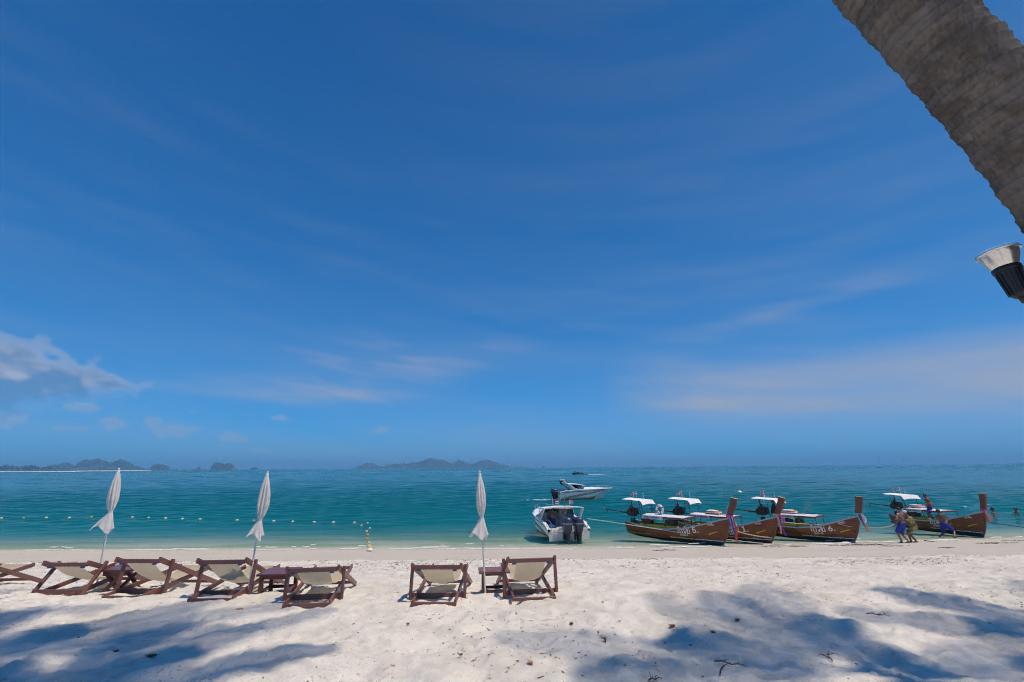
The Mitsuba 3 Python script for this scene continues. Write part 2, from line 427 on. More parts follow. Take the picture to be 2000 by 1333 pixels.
# ragged tree tops on the low coast, and its pale beach
mat('far_green', (0.025, 0.04, 0.028), 0.9)
rng = np.random.default_rng(5)
tops = []
for k in range(170):
    b = rng.uniform(-1.2, -0.985)
    r = rng.uniform(9, 20) * (1 + 0.7 * (meshkit.noise(np.array([b * 40, 0, 0])) > 0.55))
    tops.append(ball((6480 * b, 6480 + rng.uniform(-60, 60), 32 + r * 0.6), (r, r, r * rng.uniform(0.7, 1.4)), 1))
part('low_coast', 'tree_line', cat_(tops), 'far_green', True, kind='stuff')
mat('pale_beach', (0.72, 0.68, 0.62), 0.9)
ridge('sandbar', 2600, px_prof(2600, [(-1300, 1.5), (-1000, 1.5), (-800, 1.5), (-769, 1.2), (-763, 0)]), 60, 41, 'pale_beach', 0.05)
labels['sandbar']['label'] = 'thin bright sandbar along the water on the left horizon'

# ---------------------------------------------------------------- deck chairs, side tables, umbrellas


def grain(base, dark, s=1.0):
    return proc(lambda p, n, uv: mix(base, dark, 0.75 * fbm(p.x * 6 * s, p.y * 6 * s, p.z * 60 * s, 3) + 0.35 * smoothstep(0.6, 0.8, noise(p.x * 3, p.y * 3, p.z * 5))))


mat('chair_wood', grain((0.215, 0.095, 0.078), (0.105, 0.046, 0.040)), 0.42, specular=0.5)
mat('table_wood', grain((0.16, 0.045, 0.03), (0.08, 0.022, 0.018)), 0.28, specular=0.5)
scene['canvas_cream'] = {'type': 'principledthin', 'base_color': proc(lambda p, n, uv: mix((0.66, 0.585, 0.44), (0.52, 0.45, 0.33), fbm(p.x * 7, p.y * 7, p.z * 7, 4))), 'roughness': 0.9, 'diff_trans': 0.75}
mat('cord_blue', (0.02, 0.16, 0.36), 0.7)
mat('steel_bolt', (0.45, 0.43, 0.40), 0.4, metallic=1.0)

CHAIRS = [
    # x, y, yaw, back height factor, prop foot, label
    (-9.95, 8.95, 4, 1.00, 0.02, 'wooden deck chair cut by the left edge of the photo'),
    (-7.62, 8.80, 0, 0.90, -0.22, 'low reclined wooden deck chair left of the leftmost umbrella'),
    (-6.22, 8.55, -3, 1.00, 0.04, 'wooden deck chair right behind the leftmost umbrella and crossed leg table'),
    (-4.66, 8.25, 3, 1.00, 0.05, 'wooden deck chair with the middle umbrella pole at its right post'),
    (-3.08, 7.95, 8, 0.88, 0.05, 'wooden deck chair right of the boxy table with purple sheen'),
    (-1.18, 8.00, -1, 0.92, 0.02, 'wooden deck chair standing alone left of the rightmost umbrella'),
    (0.27, 8.15, 8, 1.00, 0.02, 'rightmost wooden deck chair, turned slightly left beside the open frame table'),
]


def deck_chair(x, y, yaw, hb, foot, label):
    y -= 0.20
    z0 = float(np.mean([sand_z(x + a, y + b) for a in (-.4, 0, .4) for b in (-.25, 0, .25)])) - 0.035
    z1 = float(np.mean([sand_z(x + a, y + 1.4 + b) for a in (-.4, 0, .4) for b in (-.25, 0, .25)])) - 0.035
    pitch = math.atan2(z1 - z0, 1.4)
    M = trimesh.transformations.translation_matrix((x, y, z0)) @ trimesh.transformations.rotation_matrix(math.radians(yaw), [0, 0, 1]) @ trimesh.transformations.rotation_matrix(pitch, [1, 0, 0])
    k = thing('deck_chair', label, 'deck chair', group='wooden deck chairs in a row on the sand', m=M)
    A0, A1 = np.array([0, -0.20, 0.57 * hb]), np.array([0, 1.52, 0.045])
    B0, B1 = np.array([0, -0.27, 0.03]), np.array([0, 1.30, 0.37])
    X = lambda p, s: p + np.array([s, 0, 0])
    for s in (-0.375, 0.375):
        part(k, 'back_rail', beam(X(A0, s), X(A1, s), 0.036, 0.075), 'chair_wood')
    for s in (-0.315, 0.315):
        part(k, 'seat_rail', beam(X(B0, s), X(B1, s), 0.034, 0.07), 'chair_wood')
    top = A0 + (A1 - A0) * 0.30
    lean = np.array([0, 0.08, 0.63 * hb])
    for s in (-0.42, 0.42):
        part(k, 'prop_post', beam((s, foot, -0.03), (s, (0.06 if foot > -0.1 else 0.16), 0.56 * hb), 0.045, 0.055, up=(0, 1, 0)), 'chair_wood')
    part(k, 'prop_crossbar', beam((-0.396, foot + 0.02, 0.075), (0.396, foot + 0.02, 0.075), 0.03, 0.08), 'chair_wood')
    part(k, 'top_bar', beam((-0.355, A0[1] + 0.04, A0[2] - 0.03), (0.355, A0[1] + 0.04, A0[2] - 0.03), 0.045, 0.062), 'chair_wood')
    part(k, 'front_bar', beam((-0.355, 1.36, 0.10), (0.355, 1.36, 0.10), 0.035, 0.05), 'chair_wood')
    part(k, 'seat_bar', beam((-0.296, 1.24, 0.35), (0.296, 1.24, 0.35), 0.045, 0.05), 'chair_wood')
    part(k, 'ground_bar', beam((-0.335, -0.29, 0.025), (0.335, -0.29, 0.02), 0.04, 0.05), 'chair_wood')
    # sling: hangs from the top bar to the seat bar
    n, m = 26, 14
    u = np.linspace(0, 1, n)
    hang = smooth_curve([(0, A0[1] + 0.07, A0[2] - 0.05), (0, 0.16, 0.33 * hb), (0, 0.52, 0.21), (0, 0.88, 0.23), (0, 1.235, 0.385)], n)
    sd = np.linspace(-1, 1, m)
    rows = []
    for i in range(n):
        wd = 0.240 - 0.02 * math.sin(math.pi * u[i])
        wr = 0.006 * np.sin(sd * 13 + 4 * u[i] + x) * math.sin(math.pi * min(1, u[i] * 1.6))
        rows.append(np.stack([sd * wd, np.full(m, hang[i, 1]), hang[i, 2] - 0.035 * (1 - sd ** 2) * math.sin(math.pi * u[i]) + wr], 1))
    part(k, 'sling', loft(rows, closed=False), 'canvas_cream', smooth=True)
    for s in (-1, 1):
        cord = [beam((s * (0.247 + 0.022 * j), A0[1] + 0.045, A0[2] - 0.074), (s * (0.247 + 0.022 * j) + s * 0.016, A0[1] + 0.05, A0[2] - 0.074), 0.05, 0.022) for j in range(3)]
        part(k, 'cord', cat_(cord), 'cord_blue')
    for s in (-1, 1):
        part(k, 'bolt', ball((s * 0.397, 0.87, 0.27), (0.006, 0.012, 0.012), 1), 'steel_bolt')
    return k


for c in CHAIRS:
    deck_chair(*c)


def side_table(x, y, yaw, w, dpt, h, label, legs='post', top_t=0.03):
    z = float(np.mean([sand_z(x + a, y + b) for a in (-.2, .2) for b in (-.2, .2)])) - 0.025
    k = thing('side_table', label, 'side table', (x, y, z), yaw, 'small wooden side tables between the deck chairs')
    n = 4
    for i in range(n):
        yy = -dpt / 2 - 0.03 + (dpt + 0.06) * (i + 0.5) / n
        part(k, 'top_plank', beam((-w / 2 - 0.045, yy, h - top_t / 2), (w / 2 + 0.045, yy, h - top_t / 2), (dpt + 0.06) / n - 0.006, top_t, ch=0.08), 'chair_wood' if legs == 'thin' else 'table_wood')
    a, b = w / 2 - 0.03, dpt / 2 - 0.03
    if legs == 'post':
        for sx in (-1, 1):
            for sy in (-1, 1):
                part(k, 'leg', beam((sx * a, sy * b, -0.04), (sx * a, sy * b, h - top_t - 0.001), 0.06, 0.06, up=(0, 1, 0)), 'table_wood')
        for sy in (-1, 1):
            part(k, 'apron', beam((-a + 0.031, sy * b, h - top_t - 0.031), (a - 0.031, sy * b, h - top_t - 0.031), 0.022, 0.055), 'table_wood')
            part(k, 'stretcher', beam((-a + 0.031, sy * b, 0.075), (a - 0.031, sy * b, 0.075), 0.03, 0.05), 'table_wood')
        for sx in (-1, 1):
            part(k, 'apron', beam((sx * a, -b + 0.031, h - top_t - 0.031), (sx * a, b - 0.031, h - top_t - 0.031), 0.022, 0.055), 'table_wood')
            part(k, 'stretcher', beam((sx * a, -b + 0.031, 0.085), (sx * a, b - 0.031, 0.085), 0.03, 0.05), 'table_wood')
    elif legs == 'cross':
        for sy in (-1, 1):
            for sx in (-1, 1):
                part(k, 'leg', beam((sx * a, sy * b + sx * 0.021, -0.03), (-sx * a, sy * b + sx * 0.021, h - top_t - 0.002), 0.055, 0.04, up=(0, 1, 0)), 'table_wood')
            part(k, 'apron', beam((-a, sy * b, h - top_t - 0.04), (a, sy * b, h - top_t - 0.04), 0.02, 0.07), 'table_wood')
    else:
        for sx in (-1, 1):
            for sy in (-1, 1):
                part(k, 'leg', beam((sx * a, sy * b, -0.04), (sx * a, sy * b, h - top_t - 0.001), 0.035, 0.035, up=(0, 1, 0)), 'chair_wood')
        for sy in (-1, 1):
            part(k, 'apron', beam((-a + 0.019, sy * b, h - top_t - 0.021), (a - 0.019, sy * b, h - top_t - 0.021), 0.02, 0.036), 'chair_wood')
            part(k, 'stretcher', beam((-a + 0.019, sy * b, 0.06), (a - 0.019, sy * b, 0.06), 0.03, 0.045), 'chair_wood')
        for sx in (-1, 1):
            part(k, 'stretcher', beam((sx * a, -b + 0.019, 0.07), (sx * a, b - 0.019, 0.07), 0.03, 0.04), 'chair_wood')
    return k


side_table(-6.98, 8.95, 0, 0.46, 0.46, 0.40, 'dark side table with crossed legs beside the leftmost umbrella', 'cross')
side_table(-3.93, 8.42, 6, 0.46, 0.5, 0.36, 'boxy side table with square legs and purple sheen on its top', 'post')
side_table(-0.33, 8.35, 6, 0.42, 0.34, 0.36, 'thin legged side table behind the rightmost umbrella pole', 'thin')

scene['umbrella_cloth'] = {'type': 'principledthin', 'base_color': proc(lambda p, n, uv: mix((0.86, 0.845, 0.82), (0.74, 0.72, 0.69), fbm(p.x * 9, p.y * 9, p.z * 4, 3))), 'roughness': 0.9, 'diff_trans': 0.5}
mat('umbrella_pole', proc(lambda p, n, uv: mix((0.68, 0.66, 0.63), (0.42, 0.38, 0.34), smoothstep(0.55, 0.75, fbm(p.x * 30, p.y * 30, p.z * 6, 3)))), 0.4)
mat('plastic_white', (0.80, 0.79, 0.77), 0.35)


def umbrella(foot, top, tie, flare, seed, label, wmax=0.085, skirt=0.36):
    """A closed beach umbrella: pole, gathered canopy tied by a strap, and the loose skirt below it. flare: how far the skirt swings out."""
    foot, top = np.array(foot, float), np.array(top, float)
    d = top - foot
    Lp = np.linalg.norm(d)
    d, s, u = frame_of(d, (0, 1, 0))
    k = thing('beach_umbrella', label, 'beach umbrella', group='closed white beach umbrellas')
    part(k, 'pole', tube([foot - d * 0.15, foot + d * 0.5 * Lp, top], 0.0155, 10), 'umbrella_pole', 30)
    part(k, 'finial', moved(lathe([(0.0, -0.02), (0.022, -0.02), (0.026, 0.0), (0.022, 0.018), (0.013, 0.024), (0.012, 0.045), (0.018, 0.05), (0.012, 0.062), (0, 0.064)], 14), _axes(top, s, u, d)), 'plastic_white', 40)
    rng = np.random.default_rng(seed)
    n, rings = 96, []
    g = np.arange(n) * 2 * np.pi / n
    ph = rng.uniform(0, 6, 8)
    prof = [(0.0, 0.022), (0.06, 0.035), (0.22, 0.062), (0.45, 0.085), (0.68, 0.088), (0.88, 0.062), (0.97, 0.036), (1.0, 0.030)]
    tl = np.linspace(0, 1, 34)
    for t in tl:
        r = np.interp(t, [p[0] for p in prof], [p[1] for p in prof]) * wmax / 0.085
        pleat = 0.42 * min(1, t * 3) * (1 - 0.5 * (t > 0.93))
        w = r * (1 - pleat * (0.5 + 0.5 * np.cos(8 * g + 0.9 * math.sin(3 * t + ph[0]) + 0.7 * np.sin(g + ph[1]))) ** 2 + 0.07 * np.sin(3 * g + ph[2] + 4 * t))
        c = top - d * (0.01 + t * tie) + (s * math.cos(ph[3]) + u * math.sin(ph[3])) * 0.014 * math.sin(math.pi * t)
        rings.append(c + w[:, None] * (np.cos(g)[:, None] * s + np.sin(g)[:, None] * u))
    part(k, 'canopy', loft(rings, caps=False), 'umbrella_cloth', smooth=True)
    c = top - d * (0.01 + tie)
    part(k, 'tie_strap', moved(lathe([(0.031, -0.012), (0.036, -0.010), (0.036, 0.010), (0.031, 0.012)], 20), _axes(c, s, u, d)), 'umbrella_cloth', 30)
    rings = []
    for t in np.linspace(0, 1, 22):
        r = 0.030 + 0.052 * t ** 0.75
        out = (0.5 + 0.5 * np.cos(g - math.atan2(flare[1], flare[0])))
        w = r * (1 + 0.16 * t * np.cos(7 * g + ph[4] + 2 * t) + 0.20 * t * np.cos(4 * g + ph[5]) + 0.09 * t * np.cos(11 * g + ph[6]))
        drop = skirt * t * (1 + 0.16 * np.cos(3 * g + ph[7]) * t - 0.22 * out * t)
        p = c[None] - d[None] * drop[:, None] + w[:, None] * (np.cos(g)[:, None] * s + np.sin(g)[:, None] * u)
        p = p + (out ** 1.5 * t ** 0.9)[:, None] * (flare[0] * s + flare[1] * u)
        rings.append(p)
    part(k, 'skirt', loft(rings, caps=False), 'umbrella_cloth', smooth=True)
    return k


def _axes(o, x, y, z):
    M = np.eye(4)
    M[:3, 0], M[:3, 1], M[:3, 2], M[:3, 3] = x, y, z, o
    return M


umbrella((-7.475, 9.02, 1.59), (-7.526, 9.02, 3.63), 0.719, (0.21, -0.02), 4, 'leftmost closed white umbrella, leaning, its skirt blown out to the left', 0.088, 0.33)
umbrella((-4.294, 8.16, 1.68), (-4.232, 8.16, 3.56), 0.719, (0.07, -0.03), 6, 'middle closed white umbrella beside the boxy side table', 0.090, 0.29)
umbrella((-0.457, 8.147, 1.68), (-0.570, 8.147, 3.54), 0.685, (0.12, -0.02), 9, 'rightmost closed white umbrella in front of the thin legged side table', 0.078, 0.31)

# ---------------------------------------------------------------- boats
mat('hull_wood', proc(lambda p, n, uv: mix((0.275, 0.112, 0.054), (0.085, 0.035, 0.020), 0.7 * fbm(p.x * 2.2, p.y * 2.2, p.z * 14, 4) + 0.5 * smoothstep(0.5, 0.75, fbm(p.x * 1.3, p.y * 1.3, p.z * 2, 3)))), 0.55, specular=0.25)
mat('stem_wood', proc(lambda p, n, uv: mix((0.215, 0.080, 0.045), (0.11, 0.042, 0.026), fbm(p.x * 9, p.y * 9, p.z * 2.5, 4))), 0.4, specular=0.5)
mat('end_grain', (0.50, 0.36, 0.22), 0.8)
mat('hull_dark', (0.035, 0.045, 0.05), 0.5)
mat('rub_rail', (0.40, 0.42, 0.50), 0.5)
mat('paint_white', (0.78, 0.77, 0.75), 0.45)
mat('paint_yellow', (0.62, 0.48, 0.03), 0.5)
mat('paint_red', (0.36, 0.03, 0.03), 0.5)
mat('boat_yellow', proc(lambda p, n, uv: mix((0.60, 0.50, 0.03), (0.40, 0.34, 0.03), fbm(p.x * 5, p.y * 5, p.z * 5, 3))), 0.55)
mat('boat_green', (0.30, 0.36, 0.10), 0.55)
mat('engine_iron', proc(lambda p, n, uv: mix((0.035, 0.028, 0.028), (0.13, 0.05, 0.04), smoothstep(0.5, 0.7, fbm(p.x * 14, p.y * 14, p.z * 14, 3)))), 0.45)
mat('grey_metal', (0.30, 0.29, 0.29), 0.4, metallic=0.6)
mat('pipe_dark', (0.035, 0.035, 0.04), 0.5)
mat('roof_white', (0.80, 0.79, 0.78), 0.5)
mat('roof_brown', (0.16, 0.055, 0.04), 0.5)
mat('tarp_pale', proc(lambda p, n, uv: mix((0.68, 0.68, 0.72), (0.52, 0.50, 0.54), fbm(p.x * 6, p.y * 6, p.z * 6, 3))), 0.6)
mat('print_blue', (0.05, 0.07, 0.16), 0.6)
mat('crate_dark', (0.045, 0.035, 0.035), 0.6)
mat('orange_vest', (0.65, 0.20, 0.06), 0.7)
mat('bag_green', proc(lambda p, n, uv: mix((0.16, 0.16, 0.03), (0.03, 0.035, 0.025), smoothstep(0.45, 0.55, fbm(p.x * 12, p.y * 12, p.z * 12, 2)))), 0.8)
mat('rubber', (0.02, 0.02, 0.022), 0.7)
mat('rope_pale', (0.58, 0.52, 0.40), 0.85)
mat('rope_dark', (0.06, 0.06, 0.06), 0.85)
mat('sash_pink', (0.75, 0.06, 0.32), 0.7)
mat('sash_blue', (0.03, 0.06, 0.42), 0.7)
mat('sash_cyan', (0.10, 0.42, 0.62), 0.7)
mat('sash_red', (0.78, 0.07, 0.06), 0.7)
mat('sash_white', (0.75, 0.72, 0.72), 0.7)
mat('sash_green', (0.22, 0.50, 0.40), 0.7)
mat('sash_orange', (0.80, 0.34, 0.20), 0.7)
mat('sash_purple', (0.16, 0.05, 0.35), 0.7)
mat('flag_red', (0.62, 0.05, 0.07), 0.7)
mat('flag_blue', (0.05, 0.06, 0.28), 0.7)

THAI = [  # stroke letters: (advance, strokes), one unit tall
    (0.80, [[(0.16, .50), (0.06, .42), (0.0, .55), (0, .75), (.12, .97), (.38, 1), (.58, .82), (.60, 0)], [(0.0, .5), (.0, 0)], [(.50, .95), (.78, 1.12)], [(.04, 1.22), (.28, 1.46), (.56, 1.24), (.04, 1.22)]]),
    (0.66, [[(0.02, .84), (.24, 1.0), (.46, .86), (.48, .16), (.38, .04), (.30, .14), (.40, .22)]]),
    (0.60, [[(0.02, .84), (.22, 1.0), (.42, .86), (.42, 0)]]),
    (0.78, [[(.16, .10), (.06, .04), (.0, .16), (.10, .42), (.32, .55), (.60, .46)], [(.04, .86), (.30, 1.0), (.58, .86), (.60, 0)], [(.16, 1.22), (.10, 1.34), (.28, 1.30), (.62, 1.52)]]),
    (0.70, [[(.18, .98), (.04, .94), (.20, .60), (.02, .46), (.0, 0), (.60, 0), (.60, 1)]]),
]


def thai_name(h):
    x, gs = 0.0, []
    for adv, strokes in THAI:
        for st in strokes:
            gs.append(sg.LineString([((x + a) * h * 0.72, b * h) for a, b in st]).buffer(0.070 * h, cap_style=2, join_style=2))
        x += adv
    g = so.unary_union(gs)
    return cat_([prism(q, 0.006) for q in getattr(g, 'geoms', [g])]), x * h * 0.72


def longtail(bow, stern, label, digit, sashes, over=0.50, stem_top=2.15, stem_kink=0.5, beam_=0.60, canopy='plain', seed=0, letters_at=0.56, group='wooden longtail boats moored at the water line', shaft_up=0.10):
    bow, stern = np.array(bow, float), np.array(stern, float)
    L = float(np.linalg.norm(bow - stern))
    h = (bow - stern) / L
    M = np.eye(4)
    M[:3, 1] = [h[0], h[1], 0]
    M[:3, 0] = [h[1], -h[0], 0]
    M[:3, 3] = [stern[0], stern[1], 0]
    k = thing('longtail_boat', label, 'longtail boat', group=group, m=M)
    R = np.random.default_rng(seed)
    S = np.linspace(0, 1, 40)
    hs = lambda s: np.interp(s, [0, .08, .3, .5, .7, .85, .95, 1], [0.74, 0.66, 0.52, 0.52, 0.66, 0.92, 1.14, 1.24])
    hb = lambda s: np.interp(s, [0, .1, .3, .55, .75, .9, .97, 1], [0.40, 0.50, beam_, beam_ + .02, beam_ - .10, 0.26, 0.10, 0.030])
    zk = lambda s: np.interp(s, [0, .15, .4, .8, 1], [0.02, -0.08, -0.12, -0.11, -0.08])

    def surf(s, p):
        z = zk(s) + (hs(s) - zk(s)) * p ** 1.25
        x = hb(s) * (0.10 + 0.90 * np.sin(np.clip(p, 0, 1) * math.pi / 2) ** 0.62) * (0.84 + 0.16 * p)
        return x, s * L + over * s ** 5 * p, z
    P = np.linspace(0, 1, 12)
    def half(sign, inset=0.0, pmin=0.0):
        rows = []
        for s in S:
            x, y, z = surf(s, np.maximum(P, pmin))
            rows.append(np.stack([sign * np.maximum(x - inset, 0.004), y, z + (0.0 if inset == 0 else 0.0)], 1))
        return rows
    a, b = half(1), half(-1)
    full = [np.vstack([q[::-1], r[1:]]) for q, r in zip(b, a)]
    part(k, 'hull', cat_(loft(full, closed=False), triangles(np.vstack([full[0], full[0].mean(0)]), [[i, i + 1, len(full[0])] for i in range(len(full[0]) - 1)])), 'hull_wood', smooth=50)
    ia, ib = half(1, 0.035, 0.45), half(-1, 0.035, 0.45)
    part(k, 'lining', loft([np.vstack([q[::-1], r]) for q, r in zip(ib, ia)], closed=False), 'boat_yellow', smooth=50)
    # floor boards
    for i, xx in enumerate((-0.36, -0.12, 0.12, 0.36)):
        part(k, 'floor_board', beam((xx, 0.25, 0.17), (xx, L * (0.78 if abs(xx) > .2 else 0.9), 0.17 + (0 if abs(xx) > .2 else .02)), 0.22, 0.03), 'boat_green')
    for sgn in (-1, 1):
        edge = [np.array([sgn * surf(s, 1.0)[0], surf(s, 1.0)[1], surf(s, 1.0)[2] + 0.01]) for s in S]
        d = loft([np.array([e + [sgn * .03, 0, -.045], e + [sgn * .03, 0, .02], e + [-sgn * .05, 0, .02], e + [-sgn * .05, 0, -.045]][::int(sgn)]) for e in edge])
        part(k, 'gunwale', d, 'rub_rail', smooth=30)
    # dark bottom paint with a white line above it towards the bow
    def strip(p0, p1, s0, s1, off):
        ss = np.linspace(s0, s1, 24)
        pp = np.linspace(0, 1, 4)
        rows = []
        for s in ss:
            q = (p0(s) + (p1(s) - p0(s)) * pp)
            x, y, z = surf(s, q)
            rows.append(np.stack([x + off, y, z], 1))
        return loft(rows, closed=False)
    pz = lambda z: (lambda s: np.clip((z - zk(s)) / (hs(s) - zk(s)), 0, 1) ** (1 / 1.25))
    part(k, 'bottom_paint', strip(pz(-0.3), (lambda s: pz(0.04 + 0.09 * np.clip((s - .5) / .15, 0, 1))(s)), 0.05, 1.0, 0.005), 'hull_dark', smooth=True)
    part(k, 'white_line', strip(pz(0.13), pz(0.165), 0.52, 1.0, 0.008), 'paint_white', smooth=True)

    def onto(mesh, y0, z0, tilt=0.0):
        m = mesh.copy()
        c, s_ = math.cos(tilt), math.sin(tilt)
        aa, bb = m.vertices[:, 0] * c - m.vertices[:, 1] * s_, m.vertices[:, 0] * s_ + m.vertices[:, 1] * c
        yy, zz = y0 + aa, z0 + bb
        s = np.clip(yy / L, 0, 1)
        for _ in range(12):
            p = np.clip((zz - zk(s)) / (hs(s) - zk(s)), 0, 1) ** (1 / 1.25)
            s = np.clip(s + (yy - (s * L + over * s ** 5 * p)) / (L + 2 * over), 0, 1)
        x = surf(s, p)[0]
        m.vertices = np.stack([x + 0.006 + m.vertices[:, 2], yy, zz], 1)
        return m
    hn = 0.235
    name, wn = thai_name(hn)
    y0 = L * letters_at
    tl = 0.10
    part(k, 'name_lettering', onto(name.subdivide_to_size(0.12), y0, 0.36, tl), 'paint_white')
    part(k, 'small_lettering', onto(meshkit.text_mesh('SIVALAI', 0.075, 0.004, True), y0 + 0.05, 0.25, tl), 'paint_white')
    part(k, 'number', onto(meshkit.text_mesh(digit + '.', 0.25, 0.005, True), y0 + wn + 0.10, 0.45, tl), 'paint_white')
    part(k, 'port_lettering', cat_(*[onto(meshkit.text_mesh(t, 0.065, 0.004, True), L * 0.905, zz, 0.1) for t, zz in (('6401', 0.93), ('00286', 0.84))]), 'paint_white')
    slash = lambda w: prism(sg.Polygon([(0, 0), (0.40, 0.16), (0.42, 0.20), (0.02, 0.06)]), 0.004).subdivide_to_size(0.1)
    part(k, 'yellow_slash', onto(slash(1), L * 0.90, 0.40), 'paint_yellow')
    part(k, 'red_slash', onto(slash(1), L * 0.93, 0.31), 'paint_red')
    # stem post, kinked as on these boats
    y1, z1 = L + over, hs(1.0)
    n = 9
    pts = np.array([(0, L - 0.02, 0.0), (0, L + over * 0.55, 0.6), (0, y1 - 0.04, z1), (0, y1 + 0.05 + 0.20 * (1 - stem_kink), z1 + 0.42), (0, y1 + 0.10 + 0.46 * (1 - stem_kink), stem_top)])
    c = smooth_curve(pts, 22)
    tg = np.gradient(c, axis=0)
    rings = []
    for i, (q, t) in enumerate(zip(c, tg)):
        d, s_, u_ = frame_of(t, (0, 1, 0))
        f = i / 21
        wx, wy = np.interp(f, [0, .45, .55, 1], [0.030, 0.045, 0.062, 0.070]), np.interp(f, [0, .45, .6, 1], [0.05, 0.09, 0.125, 0.155])
        rings.append([q + s_ * wx * a_ + u_ * wy * b_ for a_, b_ in ((-1, -.8), (-.7, -1), (.7, -1), (1, -.8), (1, .8), (.6, 1), (-.6, 1), (-1, .8))])
    part(k, 'stem_post', loft(rings), 'stem_wood', smooth=40)
    top = np.array(rings[-1])
    nrm = tg[-1] / np.linalg.norm(tg[-1])
    part(k, 'stem_cap', loft([top * 0.985 + top.mean(0) * 0.015 + nrm * 0.001, top * 0.985 + top.mean(0) * 0.015 + nrm * 0.012]), 'end_grain')
    # sashes tied round the stem
    kc = c[13]
    part(k, 'sash_knot', moved(lathe([(0.10, -0.06), (0.135, -0.05), (0.14, 0), (0.135, 0.05), (0.10, 0.06)], 14), trimesh.transformations.translation_matrix(kc + [0, 0.0, 0]) @ np.diag([0.85, 1.25, 1, 1])), sashes[0][0], 40)
    for j, (mt, ln) in enumerate(sashes):
        t = np.linspace(0, 1, 14)
        off = (j - len(sashes) / 2 + .5)
        cx = 0.10 + 0.018 * j + 0.05 * t * np.sin(3 * t + j)
        cy = kc[1] + 0.12 + 0.055 * off + 0.05 * np.sin(4 * t + 1.7 * j) * t + 0.10 * t
        cz = kc[2] - ln * t
        w = 0.05 + 0.015 * np.sin(5 * t + j)
        rows = []
        for i in range(14):
            rows.append([(cx[i] - 0.008, cy[i] - w[i], cz[i]), (cx[i] + 0.025, cy[i], cz[i]), (cx[i] - 0.004, cy[i] + w[i], cz[i])])
        part(k, 'sash', loft(rows, closed=False), mt, smooth=True)
    # aft awning: flat white roof with a drop flap in front, on thin poles
    ya, yb, za = 0.05, 1.25, 1.86
    xs_ = np.linspace(-0.62, 0.62, 9)
    roof = [[(x, y, za + 0.05 * (1 - (x / .62) ** 2) + dz) for x in xs_] for y, dz in ((ya, 0.02), ((ya + yb) / 2, 0.0), (yb, -0.02))]
    under = [[(x, y, z - 0.02) for x, y, z in r] for r in roof]
    part(k, 'awning', cat_(loft(roof, closed=False), loft(under[::-1], closed=False), *[loft([np.array(r1)[[0, -1]] if 0 else np.array(r1), np.array(r2)], closed=False) for r1, r2 in ((roof[0], under[0]), (roof[-1], under[-1]))]), 'roof_white', smooth=30)
    flap = [[(x, yb + 0.001 + t * 0.16, za + 0.05 * (1 - (x / .62) ** 2) - 0.02 - t * 0.22) for x in xs_] for t in np.linspace(0, 1, 4)]
    fl = part(k, 'awning_flap', cat_(loft(flap, closed=False), loft([[(x, y - .006, z - .004) for x, y, z in r] for r in flap][::-1], closed=False)), 'roof_white', smooth=30)
    if canopy == 'letters':
        tm = meshkit.text_mesh('SIVALAI', 0.125, 0.004, True)
        wtx = tm.bounds[1, 0]
        v = tm.vertices.copy()
        xx = 0.5 * wtx - v[:, 0]
        tt_ = 0.86 - v[:, 1] / 0.272
        tm.vertices = np.stack([xx, yb + 0.008 + tt_ * 0.16 + v[:, 2] + 0.004, za + 0.05 * (1 - (xx / .62) ** 2) - 0.02 - tt_ * 0.22 + 0.006], 1)
        part(k, 'awning_lettering', tm, 'print_blue')
    for sx in (-0.5, 0.5):
        for y in (ya + 0.35, yb - 0.05):
            part(k, 'awning_pole', tube([(sx * 0.95, y + 0.12, 0.56), (sx, y, za + 0.0)], 0.013, 6), 'pipe_dark')
        part(k, 'awning_brace', tube([(sx * 0.97, yb + 0.32, 0.9), (sx, yb - 0.25, za)], 0.010, 6), 'pipe_dark')
    part(k, 'vest_bundle', ball((0.30, yb - 0.05, za - 0.12), (0.22, 0.12, 0.06), 2), 'paint_red', True)
    for j, (sx, y) in enumerate(((-0.45, 0.35), (0.45, 0.75), (0.1, 1.15))):
        part(k, 'flag_pole', tube([(sx, y, za), (sx - 0.03, y - 0.05, za + 0.42)], 0.009, 6), 'paint_white')
        if j < 2:
            for q, (mt, z0_, z1_) in enumerate((('flag_red', 0.26, 0.29), ('sash_white', 0.29, 0.32), ('flag_blue', 0.32, 0.37), ('sash_white', 0.37, 0.40), ('flag_red', 0.40, 0.43))):
                t = np.linspace(0, 1, 6)
                rows = [[(sx - 0.03 + 0.012 * np.sin(6 * a_ + j), y - 0.05 - 0.20 * a_, za + zz - 0.10 * a_ ** 2) for a_ in t] for zz in (z0_, z1_)]
                part(k, 'flag_stripe', loft(rows, closed=False), mt, smooth=True)
    # main roof, low over the benches
    r0, r1, zr = 0.24 * L, 0.70 * L, 1.10
    xs_ = np.linspace(-0.58, 0.58, 9)
    ys_ = np.linspace(r0, r1, 6)
    rt = [[(x, y, zr + 0.06 * (1 - (x / .58) ** 2) + 0.03 * ((y - r0) / (r1 - r0) - .5) ** 2) for x in xs_] for y in ys_]
    rb = [[(x, y, z - 0.035) for x, y, z in r] for r in rt]
    part(k, 'roof', cat_(loft(rt, closed=False), loft(rb[::-1], closed=False), loft([rt[0], rb[0]], closed=False), loft([rb[-1], rt[-1]], closed=False)), 'tarp_pale', smooth=30)
